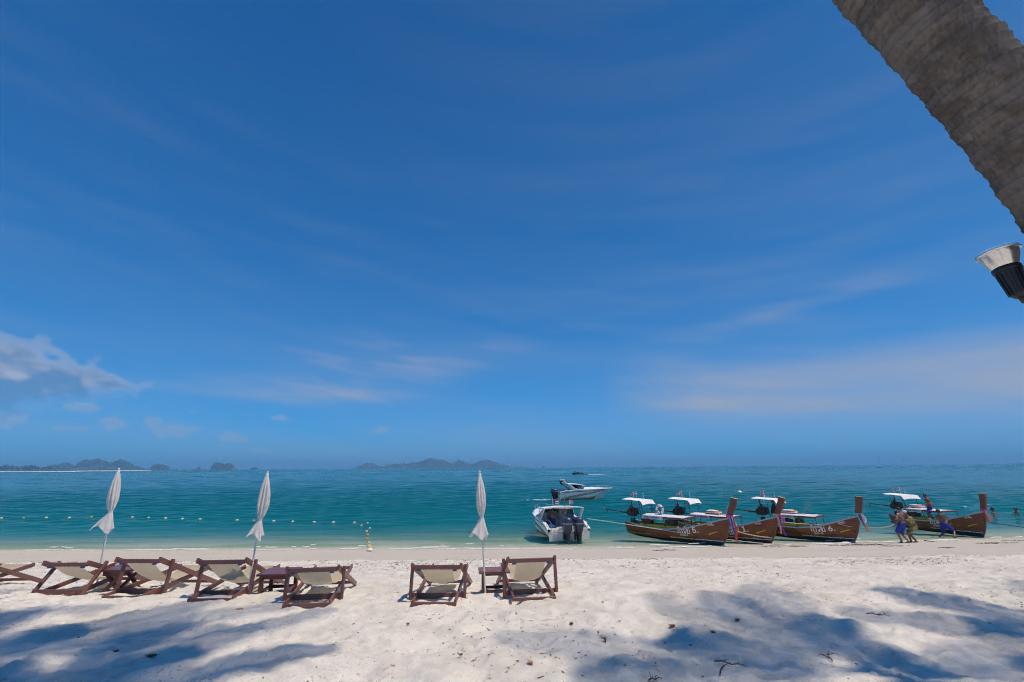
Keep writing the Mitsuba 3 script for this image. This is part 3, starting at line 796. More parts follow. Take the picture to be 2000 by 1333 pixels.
    for sx in (-1, 1):
        part(k, 'roof_fascia', beam((sx * 0.59, (r0 + r1) / 2 + 0.02, zr - 0.035), (sx * 0.59, r1 + 0.03, zr - 0.03), 0.025, 0.085), 'roof_brown')
        t = np.linspace(0, 1, 30)
        cur = [[(sx * (0.60 + 0.012 * np.sin(28 * a_ + seed) * b_), r0 + (r1 - r0) * 0.52 * a_, zr + 0.02 - 0.17 * b_ * (1 + 0.10 * np.sin(17 * a_))) for a_ in t] for b_ in np.linspace(0, 1, 4)]
        tk = part(k, 'side_tarp', loft(cur, closed=False), 'tarp_pale', smooth=True)
        if sx > 0:
            tm = meshkit.text_mesh('SIVALAI BEACH', 0.075, 0.003, True)
            v = tm.vertices.copy()
            tm.vertices = np.stack([0.62 + v[:, 2], r0 + 0.12 + v[:, 0] * 1.15, zr - 0.10 + v[:, 1]], 1)
            part(k, 'tarp_lettering', tm, 'print_blue')
        for y in (r0 + 0.05, (r0 + r1) / 2 + 0.05, r1 - 0.02):
            part(k, 'roof_post', tube([(sx * 0.53, y + 0.06, 0.48), (sx * 0.55, y, zr - 0.02)], 0.013, 6), 'pipe_dark')
    part(k, 'roof_end', beam((-0.58, r1 + 0.02, zr - 0.01), (0.58, r1 + 0.02, zr - 0.01), 0.025, 0.07), 'roof_brown')
    for y in np.linspace(0.34 * L, 0.80 * L, 4):
        wb = float(hb(y / L)) - 0.06
        part(k, 'bench', beam((-wb, y, 0.44), (wb, y, 0.44), 0.24, 0.03), 'boat_yellow')
    for sx in (-1, 1):
        part(k, 'side_shelf', beam((sx * 0.44, 0.20 * L, 0.60), (sx * 0.44, 0.60 * L, 0.60), 0.16, 0.15), 'boat_yellow')
    part(k, 'fore_deck', loft([[(sgn * (surf(s, .93)[0] - .04), surf(s, .93)[1], surf(s, .93)[2]) for sgn in (-1, 1)] for s in np.linspace(0.80, 0.985, 8)], closed=False), 'boat_yellow')
    # long-tail engine on its pivot, shaft swung up over the stern
    e = np.array([0.0, 0.28, 1.12])
    blocks = [box(e + [0, 0, 0.0], (0.30, 0.44, 0.30)), box(e + [0, 0.02, 0.22], (0.24, 0.34, 0.16)), box(e + [0.0, 0.20, 0.10], (0.36, 0.10, 0.30)), box(e + [0.17, -0.05, 0.12], (0.10, 0.22, 0.16))]
    part(k, 'engine_block', cat_(blocks), 'engine_iron')
    part(k, 'radiator', box(e + [0, 0.30, 0.10], (0.34, 0.06, 0.36)), 'crate_dark')
    fly = moved(lathe([(0.0, -0.03), (0.15, -0.03), (0.17, 0), (0.15, 0.03), (0, 0.03)], 18), trimesh.transformations.translation_matrix(e + [0, -0.26, 0.02]) @ trimesh.transformations.rotation_matrix(math.pi / 2, [1, 0, 0]))
    part(k, 'flywheel', fly, 'engine_iron', 30)
    part(k, 'exhaust_stack', tube([e + [-0.06, -0.05, 0.25], e + [-0.06, -0.06, 0.50], e + [-0.07, -0.10, 0.80]], 0.028, 8), 'engine_iron')
    part(k, 'air_filter', moved(lathe([(0, 0), (0.07, 0), (0.075, 0.04), (0.075, 0.12), (0.05, 0.16), (0, 0.16)], 14), trimesh.transformations.translation_matrix(e + [0.12, 0.05, 0.28])), 'engine_iron', 30)
    part(k, 'engine_mount', cat_(beam((-0.16, 0.28, 0.60), (-0.12, 0.28, 0.86), 0.05, 0.12, up=(0, 1, 0)), beam((0.16, 0.28, 0.60), (0.12, 0.28, 0.86), 0.05, 0.12, up=(0, 1, 0)), box((0, 0.28, 0.62), (0.62, 0.14, 0.06))), 'hull_dark')
    end = e + [0, -1.95, shaft_up]
    part(k, 'shaft_tube', tube([e + [0, -0.2, -0.02], e + [0, -0.8, -0.02 + shaft_up * .35]], 0.045, 8), 'engine_iron')
    part(k, 'shaft', tube([e + [0, -0.75, -0.02 + shaft_up * .33], end], 0.024, 8), 'pipe_dark')
    pr = [moved(beam((0, 0, 0.02), (0, 0, 0.14), 0.07, 0.012, up=(0, 1, 0)), trimesh.transformations.rotation_matrix(q * 2 * math.pi / 3 + .5, [0, 1, 0])) for q in range(3)]
    part(k, 'propeller', moved(cat_(ball((0, 0, 0), (0.035, 0.06, 0.035), 2), pr), trimesh.transformations.translation_matrix(end + [0, -0.05, 0])), 'grey_metal')
    part(k, 'skeg', tube([end + [0, 0.28, -0.02], end + [0, 0.05, -0.26], end + [0, 0.0, -0.22]], 0.014, 6), 'pipe_dark')
    part(k, 'tiller', tube([e + [0.05, 0.3, 0.0], e + [0.10, 0.75, -0.04], e + [0.12, 1.0, -0.06]], 0.018, 6), 'pipe_dark')
    return k, M


SASH_A = [('sash_pink', 0.62), ('sash_cyan', 0.80), ('sash_blue', 0.98), ('sash_white', 0.42), ('sash_red', 1.06)]
SASH_B = [('sash_orange', 0.85), ('sash_green', 0.42), ('sash_purple', 0.92), ('sash_pink', 0.30)]
SASH_C = [('sash_green', 0.55), ('sash_blue', 0.42), ('sash_purple', 0.60), ('sash_orange', 0.78), ('sash_white', 0.35)]
SASH_D = [('sash_pink', 0.30), ('sash_red', 0.62), ('sash_green', 0.48), ('sash_orange', 0.55)]
B5, M5 = longtail((10.13, 23.87), (6.62, 27.85), 'brown longtail boat numbered 5 with pink and blue sashes, nearest the speedboat', '5', SASH_A, seed=1, letters_at=0.63)
B1, M1 = longtail((12.63, 24.22), (9.33, 28.08), 'brown longtail boat numbered 1, second of the row, bow overlapping boat number 6', '1', SASH_B, seed=2, letters_at=0.64)
B6, M6 = longtail((16.83, 24.36), (13.98, 27.80), 'brown longtail boat numbered 6 with lettered white awning and black stern tyres', '6', SASH_C, canopy='letters', stem_kink=0.9, over=0.42, seed=3, letters_at=0.64)
B7, M7 = longtail((24.93, 26.07), (24.10, 30.75), 'rightmost longtail boat, numbered 7, being pushed by a man in the water', '7', SASH_D, stem_kink=1.0, over=0.36, seed=4)


def on_boat(M, p):
    return (M @ np.r_[np.asarray(p, float), 1])[:3]


def aboard(M, m):
    return moved(m, M)


ring = trimesh.creation.torus(0.20, 0.062, 32, 14)
k = thing('life_ring', 'white life ring standing on the roof of longtail boat 5', 'life ring', m=M5 @ trimesh.transformations.translation_matrix((0.1, 2.1, 1.42)) @ trimesh.transformations.rotation_matrix(math.pi / 2, [0, 1, 0]) @ trimesh.transformations.rotation_matrix(0.15, [1, 0, 0]))
part(k, 'ring', ring, 'paint_white', True)
for q in range(4):
    part(k, 'band', moved(trimesh.creation.torus(0.20, 0.0645, 32, 14).slice_plane([0, 0, 0], [1, 0.17, 0]).slice_plane([0, 0, 0], [-1, 0.17, 0]) if False else tube([(0.20 * math.cos(a_), 0.20 * math.sin(a_), 0) for a_ in np.linspace(-0.12, 0.12, 5)], 0.065, 14), trimesh.transformations.rotation_matrix(q * math.pi / 2 + .5, [0, 0, 1])), 'paint_red', True)


def crate(M, p, size, label):
    k = thing('crate', label, 'crate', m=M @ trimesh.transformations.translation_matrix(p), group='dark crates on the longtail boats')
    w_, d_, h_ = size
    for i in range(4):
        z = h_ * (i + .5) / 4
        for sx in (-1, 1):
            part(k, 'slat', beam((sx * w_ / 2, -d_ / 2, z), (sx * w_ / 2, d_ / 2, z), 0.015, h_ / 4 - .012), 'crate_dark')
            part(k, 'slat', beam((-w_ / 2, sx * d_ / 2, z), (w_ / 2, sx * d_ / 2, z), 0.015, h_ / 4 - .012), 'crate_dark')
    part(k, 'base', box((0, 0, 0.012), (w_ - .02, d_ - .02, 0.02)), 'crate_dark')
    for sx in (-1, 1):
        for sy in (-1, 1):
            part(k, 'corner_post', beam((sx * (w_ / 2 - .02), sy * (d_ / 2 - .02), 0), (sx * (w_ / 2 - .02), sy * (d_ / 2 - .02), h_), 0.03, 0.03, up=(0, 1, 0)), 'crate_dark')


crate(M5, (0.42, 1.50, 0.68), (0.34, 0.5, 0.28), 'dark slatted crate under the aft roof edge of longtail boat 5')
crate(M5, (0.3, 2.85, 0.68), (0.4, 0.5, 0.28), 'dark slatted crate under the front roof end of longtail boat 5')
crate(M7, (0.42, 1.55, 0.68), (0.34, 0.7, 0.25), 'brown slatted crate on the side shelf of longtail boat 7')


def bag(M, p, s, mt, label):
    m = ball((0, 0, 0), s, 3)
    m.vertices += (meshkit.fbm(m.vertices * 9, 3, 2)[:, None] - .5) * 0.08
    return single('duffel_bag', label, 'bag', m, mt, True, 'bags on longtail boat 6', m=M @ trimesh.transformations.translation_matrix(p))


bag(M6, (0.3, 2.25, 0.80), (0.22, 0.20, 0.18), 'bag_green', 'olive and yellow patterned bag under the roof of longtail boat 6')
bag(M6, (0.3, 1.75, 0.80), (0.20, 0.20, 0.17), 'crate_dark', 'dark bag left of the olive one on longtail boat 6')
for M_, (y, z), label in ((M1, (2.4, 1.22), 'pile of folded white and orange vests on the roof of longtail boat 1'), (M6, (1.75, 1.20), 'pile of folded orange vests on the roof of longtail boat 6'), (M7, (1.6, 1.20), 'pile of folded vests on the roof of longtail boat 7')):
    k = thing('life_vest_pile', label, 'life vests', m=M_ @ trimesh.transformations.translation_matrix((0, y, z)), group='life vests piled on boat roofs')
    for j in range(4):
        part(k, 'vest', box((0.04 * (j % 2), 0.05 * (j - 1.5) * (-1) ** j, -0.02 + 0.045 * j), (0.42, 0.75 - 0.09 * j, 0.042), ch=0.3), ('orange_vest', 'roof_white')[j % 2])
# tyres as fenders on the stern of boat 6
for j, (x, y, z) in enumerate(((0.60, 0.95, 0.36), (0.57, 0.55, 0.36))):
    m = M6 @ trimesh.transformations.translation_matrix((x, y, z)) @ trimesh.transformations.rotation_matrix(math.pi / 2, [0, 1, 0])
    single('tyre_fender', ('black tyre hanging nearer the bow on the side of longtail boat 6', 'black tyre hanging nearer the stern on the side of longtail boat 6')[j], 'tyre', trimesh.creation.torus(0.19, 0.075, 28, 12), 'rubber', True, 'black tyre fenders of longtail boat 6', m=m)
# light ladder frames on roofs
for M_, y, lab in ((M1, 3.2, 'thin metal ladder frame on the roof of the second longtail, below its plain awning'), (M6, 2.6, 'thin metal ladder frame on the roof of the longtail with the lettered awning')):
    k = thing('boarding_ladder', lab, 'ladder', m=M_ @ trimesh.transformations.translation_matrix((0, y, 1.16)), group='boarding ladders on boat roofs')
    for sx in (-0.16, 0.16):
        part(k, 'rail', tube([(sx, -0.5, 0.0), (sx, -0.15, 0.03), (sx, 0.0, 0.42), (sx, 0.08, 0.50), (sx, 0.16, 0.42)], 0.012, 6), 'grey_metal', True)
    for j in range(3):
        part(k, 'rung', tube([(-0.16, -0.12 + 0.05 * j, 0.08 + 0.12 * j), (0.16, -0.12 + 0.05 * j, 0.08 + 0.12 * j)], 0.011, 6), 'grey_metal')

# ---------------------------------------------------------------- speedboats
mat('gelcoat', proc(lambda p, n, uv: mix((0.80, 0.80, 0.79), (0.70, 0.70, 0.68), fbm(p.x * 2, p.y * 2, p.z * 3, 3))), 0.22, specular=0.5)
mat('gelcoat_grey', (0.42, 0.47, 0.52), 0.3)
mat('stripe_gold', (0.30, 0.20, 0.07), 0.4)
mat('stripe_dark', (0.04, 0.045, 0.06), 0.35)
mat('antifoul', (0.30, 0.12, 0.08), 0.6)
mat('cowl_navy', (0.030, 0.040, 0.085), 0.16, clearcoat=0.6)
mat('cowl_grey', (0.30, 0.32, 0.38), 0.25, clearcoat=0.4)
mat('outboard_black', (0.02, 0.022, 0.028), 0.3)
mat('seat_blue', (0.03, 0.10, 0.22), 0.5)
mat('steel', (0.75, 0.75, 0.75), 0.18, metallic=1.0)
mat('trim_red', (0.55, 0.05, 0.05), 0.4)
scene['dark_glass'] = {'type': 'twosided', 'bsdf': {'type': 'principled', 'base_color': rgb(0.012, 0.05, 0.085), 'roughness': 0.06, 'specular': 0.7}}
scene['clear_glass'] = {'type': 'thindielectric', 'int_ior': 1.5}


def speedboat(stern, yaw, L, label, rake=0.9, hb_=1.15, sheer=((0, .62), (.12, .95), (.3, 1.12), (.65, 1.22), (1, 1.34)), fore=0.50, top_z=1.46, engines=(-0.20, 0.42), tall_arch=False, floor=.06, es=1.28):
    M = trimesh.transformations.translation_matrix((stern[0], stern[1], 0)) @ trimesh.transformations.rotation_matrix(math.radians(yaw), [0, 0, 1])
    k = thing('speedboat', label, 'speedboat', m=M, group=None)
    S, P = np.linspace(0, 1, 44), np.linspace(0, 1, 12)
    hs = lambda s: np.interp(s, [a for a, b in sheer], [b for a, b in sheer])
    hb = lambda s: hb_ * np.interp(s, [0, .2, .5, .7, .85, .95, 1], [0.97, 1.0, .99, .86, .57, .25, 0.03])
    zk = lambda s: np.interp(s, [0, .5, .8, 1], [-0.10, -0.14, -0.10, 0.08])

    def surf(s, p):
        ch = np.interp(s, [0, .6, 1], [0.08, 0.14, 0.75])
        z = np.where(p < .35, zk(s) + (ch - zk(s)) * (p / .35), ch + (hs(s) - ch) * ((p - .35) / .65))
        x = hb(s) * np.where(p < .35, 0.90 * (p / .35) ** 0.85, 0.90 + 0.10 * ((p - .35) / .65) ** 0.7)
        return x, s * L + rake * s ** 4 * np.clip(p, 0, 1) ** 1.2, z
    def half(sign, inset=0.0, p0=0.0, Ss=S):
        out = []
        for s in Ss:
            x, y, z = surf(s, p0 + (1 - p0) * P)
            out.append(np.stack([sign * np.maximum(x - inset, 0.003), y, z], 1))
        return out
    a, b = half(1), half(-1)
    full = [np.vstack([q[::-1], r[1:]]) for q, r in zip(b, a)]
    part(k, 'hull', loft(full, closed=False), 'gelcoat', smooth=40)
    inn = S[S <= fore + .04]
    ia, ib = half(1, 0.13, 0.5, inn), half(-1, 0.13, 0.5, inn)
    lining = [np.vstack([q[::-1], r]) for q, r in zip(ib, ia)]
    part(k, 'cockpit_liner', cat_(loft(lining, closed=False), loft([np.stack([[-1.02 * hb_ * .88, y, floor], [0, y, floor], [1.02 * hb_ * .88, y, floor]]) for y in np.linspace(0.02, L * (fore + .04), 6)], closed=False)), 'gelcoat', smooth=40)
    for sg_ in (-1, 1):
        cap = []
        for s in S:
            x, y, z = surf(s, 1.0)
            i_ = min(0.15, x * 0.9)
            cap.append([(sg_ * (x + .012), y, z - .03), (sg_ * (x + .012), y, z + .012), (sg_ * (x - .05), y, z + .045), (sg_ * (x - i_), y, z + .02), (sg_ * (x - i_), y, z - .06)])
        part(k, 'gunwale', loft(cap, closed=False), 'gelcoat', smooth=50)

    def strip(pa, pb, s0, s1, off):
        ss = np.linspace(s0, s1, 40)
        outs = []
        for sg_ in (-1, 1):
            rows = []
            for i, s in enumerate(ss):
                q = pa(s) + (pb(s) - pa(s)) * np.linspace(0, 1, 4)
                x, y, z = surf(s, q)
                rows.append(np.stack([sg_ * (x + off), y, z + 0 * x], 1))
            outs.append(loft(rows, closed=False))
        return cat_(outs)
    part(k, 'rub_stripe', strip(lambda s: .86 + 0 * s, lambda s: .90 + 0 * s, 0.05, 0.985, .012), 'stripe_dark', smooth=True)
    part(k, 'swoosh_stripe', strip(lambda s: np.clip(.30 + 1.0 * (s - .05) ** .55 * .62 - .04, 0, .84), lambda s: np.clip(.30 + 1.0 * (s - .05) ** .55 * .62 + .055 * (1 - s), 0, .85), 0.05, 0.95, .010), 'stripe_gold', smooth=True)
    part(k, 'swoosh_line', strip(lambda s: np.clip(.25 + (s - .05) ** .55 * .62 - .06, 0, .80), lambda s: np.clip(.25 + (s - .05) ** .55 * .62 - .02, 0, .82), 0.05, 0.90, .011), 'stripe_dark', smooth=True)
    part(k, 'bottom_paint', strip(lambda s: .05 + 0 * s, lambda s: .36 - .02 * s, 0.0, 0.75, .008), 'antifoul', smooth=True)
    # transom with the swim platform
    x0, _, z0 = surf(0.0, P)
    part(k, 'transom', cat_(hull([(-hb_ * .9, 0.0, -.1), (hb_ * .9, 0.0, -.1), (-hb_ * .93, 0.0, .36), (hb_ * .93, 0, .36), (-hb_ * .9, .05, -.1), (hb_ * .9, .05, -.1), (-hb_ * .93, .05, .36), (hb_ * .93, .05, .36)]),
                            box((-hb_ * .64, .22, .42), (hb_ * .40, .30, .14)), box((hb_ * .74, .22, .42), (hb_ * .26, .30, .14))), 'gelcoat')
    part(k, 'splash_well', box((0.1, .5, .42), (hb_ * 1.1, .16, .22)), 'gelcoat_grey')
    for sx in (-1, 1):
        part(k, 'stern_rail', tube([(sx * hb_ * .80, -0.02, .38), (sx * hb_ * .82, -.05, .78), (sx * hb_ * .84, .30, .92), (sx * hb_ * .84, .55, .90)], 0.018, 8), 'steel', True)
    part(k, 'swim_ladder', cat_(*[tube([(-hb_ * .62 + dx, -.03, -.1), (-hb_ * .62 + dx, -.05, .46)], .013, 6) for dx in (-.1, .1)], *[tube([(-hb_ * .62 - .1, -.04, z), (-hb_ * .62 + .1, -.04, z)], .012, 6) for z in (0.05, .2, .35)]), 'steel')
    # foredeck
    fs = S[S >= fore]
    dk = []
    for s in fs:
        x, y, z = surf(s, 1.0)
        xx = np.linspace(-1, 1, 13)
        dk.append(np.stack([xx * max(x - .02, .01), np.full(13, y), z + 0.01 + 0.20 * (1 - xx ** 2) * np.clip(min(1, x / .6), 0, 1) * np.clip((1 - s) / .3, 0.1, 1)], 1))
    part(k, 'foredeck', loft(dk, closed=False), 'gelcoat', smooth=50)
    ps = surf(fore, 1.0)
    zb = float(ps[2])
    yb = float(ps[1])
    bulk = [[(-hb_ * .92, yb, floor), (hb_ * .92, yb, floor)], [(-hb_ * .92, yb + .03, zb), (hb_ * .92, yb + .03, zb)], [(-hb_ * .5, yb + .03, zb + .18), (hb_ * .5, yb + .03, zb + .18)]]
    part(k, 'bulkhead', loft(np.array(bulk), closed=False), 'gelcoat_grey')
    # windscreen: wraps round, dark panes between posts
    wr = hb_ * .90
    ang = np.linspace(-1, 1, 15)
    lo = np.stack([wr * np.sin(ang * 1.45) / math.sin(1.45), yb - .55 + 1.10 * np.cos(ang * 1.45), np.full(15, zb + .05) + .10 * (1 - ang ** 2)], 1)
    hi = np.stack([wr * .86 * np.sin(ang * 1.45) / math.sin(1.45), yb - .75 + .72 * np.cos(ang * 1.45), np.full(15, zb + (.52 if tall_arch else .40))], 1)
    for a_, b_ in ((0, 3), (3, 6), (6, 8), (8, 11), (11, 14)):
        part(k, 'windscreen_pane', loft(np.stack([lo[a_:b_ + 1], hi[a_:b_ + 1]], 0), closed=False), 'dark_glass', smooth=True)
    for i in (0, 3, 6, 8, 11, 14):
        part(k, 'windscreen_post', tube([lo[i], hi[i]], .016, 6), 'gelcoat')
    part(k, 'windscreen_rail', tube(hi, .016, 6), 'gelcoat', True)
    # hardtop on raked pillars
    t0, t1 = yb - 2.05, yb + .35
    xx = np.linspace(-1, 1, 11)
    top = []
    for i, y in enumerate(np.linspace(t0, t1, 9)):
        f = i / 8
        wdt = hb_ * np.interp(f, [0, .5, .9, 1], [.94, .95, .80, .66])
        top.append(np.stack([xx * wdt, np.full(11, y), top_z + .07 * (1 - xx ** 2) - .22 * f ** 2.2 + .02], 1))
    top = np.array(top)
    bot = top - [0, 0, .05]
    part(k, 'hardtop', cat_(loft(top, closed=False), loft(bot[::-1], closed=False), loft([top[0], bot[0]][::-1], closed=False), loft([top[-1], bot[-1]], closed=False), loft([top[:, 0], bot[:, 0]], closed=False), loft([top[:, -1], bot[:, -1]], closed=False)), 'gelcoat', smooth=35)
    for sx in (-1, 1):
        s_ = (t0 + .1) / L
        bx, bz = float(surf(max(s_, 0.1), 1.0)[0]) - .06, float(surf(max(s_, .1), 1.0)[2])
        part(k, 'arch_pillar', loft([[(sx * bx - .03, yb - 1.15, bz), (sx * bx + .03, yb - 1.15, bz), (sx * bx + .03, yb - .70, bz), (sx * bx - .03, yb - .70, bz)], [(sx * hb_ * .92 - .03, t0 + .02, top_z - .03), (sx * hb_ * .92 + .03, t0 + .02, top_z - .03), (sx * hb_ * .92 + .03, t0 + .34, top_z - .03), (sx * hb_ * .92 - .03, t0 + .34, top_z - .03)]]), 'gelcoat')
        part(k, 'pillar_stripe', beam((sx * (bx + .034), yb - .98, bz + .08), (sx * (hb_ * .92 + .032), t0 + .20, top_z - .14), .006, .05, up=(0, 1, 0)), 'trim_red')
        part(k, 'front_strut', tube([(sx * hb_ * .80, yb - .1, zb + .2), (sx * hb_ * .78, yb - .35, top_z - .12)], .022, 8), 'gelcoat')
    # seats
    for sx in (-.55, .55):
        s1 = box((sx, yb - 1.0, .62), (.46, .42, .14), ch=.3)
        s2 = box((sx, yb - 1.22, .92), (.46, .10, .52), ch=.3)
        part(k, 'seat', cat_(s1, s2), 'seat_blue')
        part(k, 'seat_base', box((sx, yb - 1.0, (.55 + floor) / 2), (.30, .30, .55 - floor)), 'gelcoat')
    for sx in (-1, 1):
        part(k, 'side_bench', box((sx * hb_ * .66, yb - 1.95, .56), (.36, .9, .12), ch=.3), 'seat_blue')
    part(k, 'console', hull([(.25, yb - .42, floor), (.85, yb - .42, floor), (.25, yb - .05, floor), (.85, yb - .05, floor), (.25, yb - .30, 1.1), (.85, yb - .30, 1.1), (.25, yb - .05, 1.25), (.85, yb - .05, 1.25)]), 'gelcoat_grey')
    part(k, 'steering_wheel', moved(trimesh.creation.torus(.16, .016, 20, 8), trimesh.transformations.translation_matrix((.55, yb - .46, 1.0)) @ trimesh.transformations.rotation_matrix(1.2, [1, 0, 0])), 'outboard_black', True)
    # bow rail, anchor roller
    for sx in (-1, 1):
        rail = [(sx * max(float(surf(s, 1.0)[0]) - .08, .02), float(surf(s, 1.0)[1]) - .02, float(surf(s, 1.0)[2]) + .05 + .26 * min(1, (s - .66) * 8)) for s in np.linspace(.66, .985, 12)]
        part(k, 'bow_rail', tube(rail, .014, 6), 'steel', True)
        for i in (3, 6, 9):
            part(k, 'stanchion', tube([np.array(rail[i]) - [0, 0, .28], rail[i]], .012, 6), 'steel')
    q = surf(1.0, 1.0)
    part(k, 'bow_roller', hull([(-.05, float(q[1]) - .2, float(q[2])), (.05, float(q[1]) - .2, float(q[2])), (-.04, float(q[1]) + .25, float(q[2]) + .04), (.04, float(q[1]) + .25, float(q[2]) + .04), (0, float(q[1]) + .2, float(q[2]) - .06)]), 'gelcoat')
    # outboards
    for ex in engines:
        ES = trimesh.transformations.translation_matrix((ex, 0, .42 - (0 if tall_arch else .22))) @ np.diag([es, es, es, 1]) @ trimesh.transformations.translation_matrix((-ex, 0, -.42))
        o = np.array([ex, -.22, 0.0])
        prof = []
        for z, w_, d_, oy in ((.50, .12, .16, 0), (.62, .165, .24, 0), (.80, .19, .29, -.01), (.96, .19, .30, -.02), (1.06, .165, .27, -.02), (1.12, .11, .20, -.02), (1.135, .02, .05, -.02)):
            g_ = np.linspace(0, 2 * np.pi, 24, endpoint=False)
            prof.append(np.stack([o[0] + w_ * np.sign(np.cos(g_)) * np.abs(np.cos(g_)) ** .65, o[1] + oy + d_ * np.sign(np.sin(g_)) * np.abs(np.sin(g_)) ** .65, np.full(24, z)], 1))
        e = part(k, 'outboard', moved(loft(prof), ES), 'cowl_navy', smooth=45)
        part(e, 'cowl_band', moved(loft(prof[2:4], caps=False), ES @ trimesh.transformations.translation_matrix(o + [0, 0, .90]) @ np.diag([1.03, 1.03, .30, 1]) @ trimesh.transformations.translation_matrix(-o - [0, 0, .90])), 'cowl_grey', 40)
        part(e, 'leg', moved(cat_(hull([(ex - .07, -.12, .55), (ex + .07, -.12, .55), (ex - .07, -.42, .55), (ex + .07, -.42, .55), (ex - .04, -.14, -.1), (ex + .04, -.14, -.1), (ex - .04, -.40, -.1), (ex + .04, -.40, -.1)]),
                            hull([(ex - .14, -.1, .02), (ex + .14, -.1, .02), (ex - .14, -.5, .02), (ex + .14, -.5, .02), (ex - .12, -.1, .0), (ex + .12, -.1, .0), (ex - .12, -.5, .0), (ex + .12, -.5, 0)])), ES), 'outboard_black')
        part(e, 'gearcase', moved(lathe([(0, -.22), (.05, -.15), (.065, 0), (.06, .15), (.03, .24), (0, .25)], 14), ES @ trimesh.transformations.translation_matrix((ex, -.28, -.22)) @ trimesh.transformations.rotation_matrix(math.pi / 2, [1, 0, 0])), 'outboard_black', 40)
        part(e, 'bracket', moved(cat_(box((ex - .10, -.06, .42), (.05, .14, .36)), box((ex + .10, -.06, .42), (.05, .14, .36))), ES), 'outboard_black')
        prop = [moved(beam((0, 0, .03), (0, 0, .16), .10, .012, up=(0, 1, 0)), trimesh.transformations.translation_matrix((ex, -.55, -.22)) @ trimesh.transformations.rotation_matrix(j * 2.094, [0, 1, 0])) for j in range(3)]
        part(e, 'propeller', moved(cat_(prop), ES), 'steel')
    # aerials and small flags on the top
    part(k, 'aerial', tube([(-.55, t0 + .3, top_z), (-.62, t0 - .45 if tall_arch else t0 + .1, top_z + (1.0 if tall_arch else .6))], .012, 6), 'paint_white')
    for sx in (-.25, .35):
        part(k, 'flag_pole', tube([(sx, t0 + .15, top_z + .06), (sx, t0 + .12, top_z + .45)], .008, 6), 'paint_white')
        for mt, za_, zb_ in (('flag_red', .20, .24), ('sash_white', .24, .28), ('flag_blue', .28, .34), ('sash_white', .34, .38), ('flag_red', .38, .42)):
            tt_ = np.linspace(0, 1, 5)
            part(k, 'flag_stripe', loft([[(sx + .22 * a_ * np.sign(sx), t0 + .14 + .02 * math.sin(5 * a_), top_z + z) for a_ in tt_] for z in (za_, zb_)], closed=False), mt)
    part(k, 'mast', tube([(0.05, t0 + .02, .40), (0.05, t0 + .02, top_z + .75)], .018, 8), 'stripe_gold' if not tall_arch else 'paint_white')
    if tall_arch:
        part(k, 'radar_arch', cat_(beam((-.9, t0 + .1, top_z - .1), (-.6, t0 - .25, top_z + .32), .10, .22, up=(0, 1, 0)), beam((.9, t0 + .1, top_z - .1), (.6, t0 - .25, top_z + .32), .10, .22, up=(0, 1, 0)), beam((-.62, t0 - .25, top_z + .32), (.62, t0 - .25, top_z + .32), .24, .08)), 'stripe_dark')
        for sx in (-.4, .1, .45):
            part(k, 'navigation_light', ball((sx, t0 - .25, top_z + .44), (.07, .07, .09), 2), 'paint_white', True)
    return k, M


SP1, MS1 = speedboat((2.98, 26.05), 10.5, 5.6, 'white speedboat with twin navy outboards, stern towards the beach', hb_=1.22, sheer=((0, .45), (.12, .70), (.3, .82), (.65, .92), (1, 1.05)))
SP2, MS2 = speedboat((5.15, 56.6), -73, 6.2, 'white speedboat with a sloping hardtop, lying side on behind the nearer one', rake=1.1, hb_=1.1, sheer=((0, .85), (.12, 1.0), (.4, 1.1), (1, 1.16)), fore=.48, top_z=1.74, engines=(-.3, .3), tall_arch=True, floor=.3, es=1.15)
# churned water behind it
rng = np.random.default_rng(8)


def churn(cx, cy, dx, dy, n, r, seed):
    rng = np.random.default_rng(seed)
    out = []
    for i in range(n):
        a, b = rng.normal(0, .45), rng.normal(0, .35)
        s = r * rng.uniform(.3, 1)
        out.append(ball((cx + a * dx, cy + b * dy, 0.0), (s, s * .5, s * rng.uniform(.10, .3)), 1))
    return cat_(out)


structure('speedboat_wash', churn(3.6, 56.3, 2.2, 1.2, 90, .16, 2), 'foam_white', True, 'white churned water behind the farther speedboat', 'stuff')

# far small motorboat with its wake
fb = np.array([32.3, 233.7])
k = thing('motorboat', 'small dark motorboat speeding left far out, above the two speedboats', 'motorboat', (fb[0], fb[1], 0), 86)
hp = []
for s in np.linspace(0, 1, 12):
    wb = 1.0 * np.interp(s, [0, .5, .85, 1], [1, 1, .6, .03])
    y, z = -4.4 + 7.4 * s, .5 + .5 * s ** 2
    hp.append([(-wb, y, z), (-wb * .8, y, .0), (0, y, -.2), (wb * .8, y, 0), (wb, y, z)])
part(k, 'hull', loft(hp, closed=True), 'stripe_dark', 40)
part(k, 'console', box((0, 0.3, 1.05), (.9, 1.0, .9)), 'seat_blue')
part(k, 'cover', box((0, -1.4, .95), (1.5, 1.6, .6), .3), 'seat_blue')
for i, y in enumerate((1.2, 2.0)):
    part(k, 'passenger', cat_(ball((.3 * (-1) ** i, y, 1.05), (.26, .2, .4), 2), ball((.3 * (-1) ** i, y, 1.6), .15, 2)), 'outboard_black', True)
structure('motorboat_wake', cat_(churn(fb[0] + 8, fb[1] + .3, 4.2, .9, 170, 1.3, 4), churn(fb[0] + 1.5, fb[1] - 1.4, 4.0, .25, 90, .8, 5), churn(fb[0] + 26, fb[1] + 1.5, 7, .5, 40, .7, 6), churn(fb[0] + 44, fb[1] + 3, 7, .5, 40, .7, 6)), 'foam_white', True, 'white wake trailing right of the far motorboat', 'stuff')

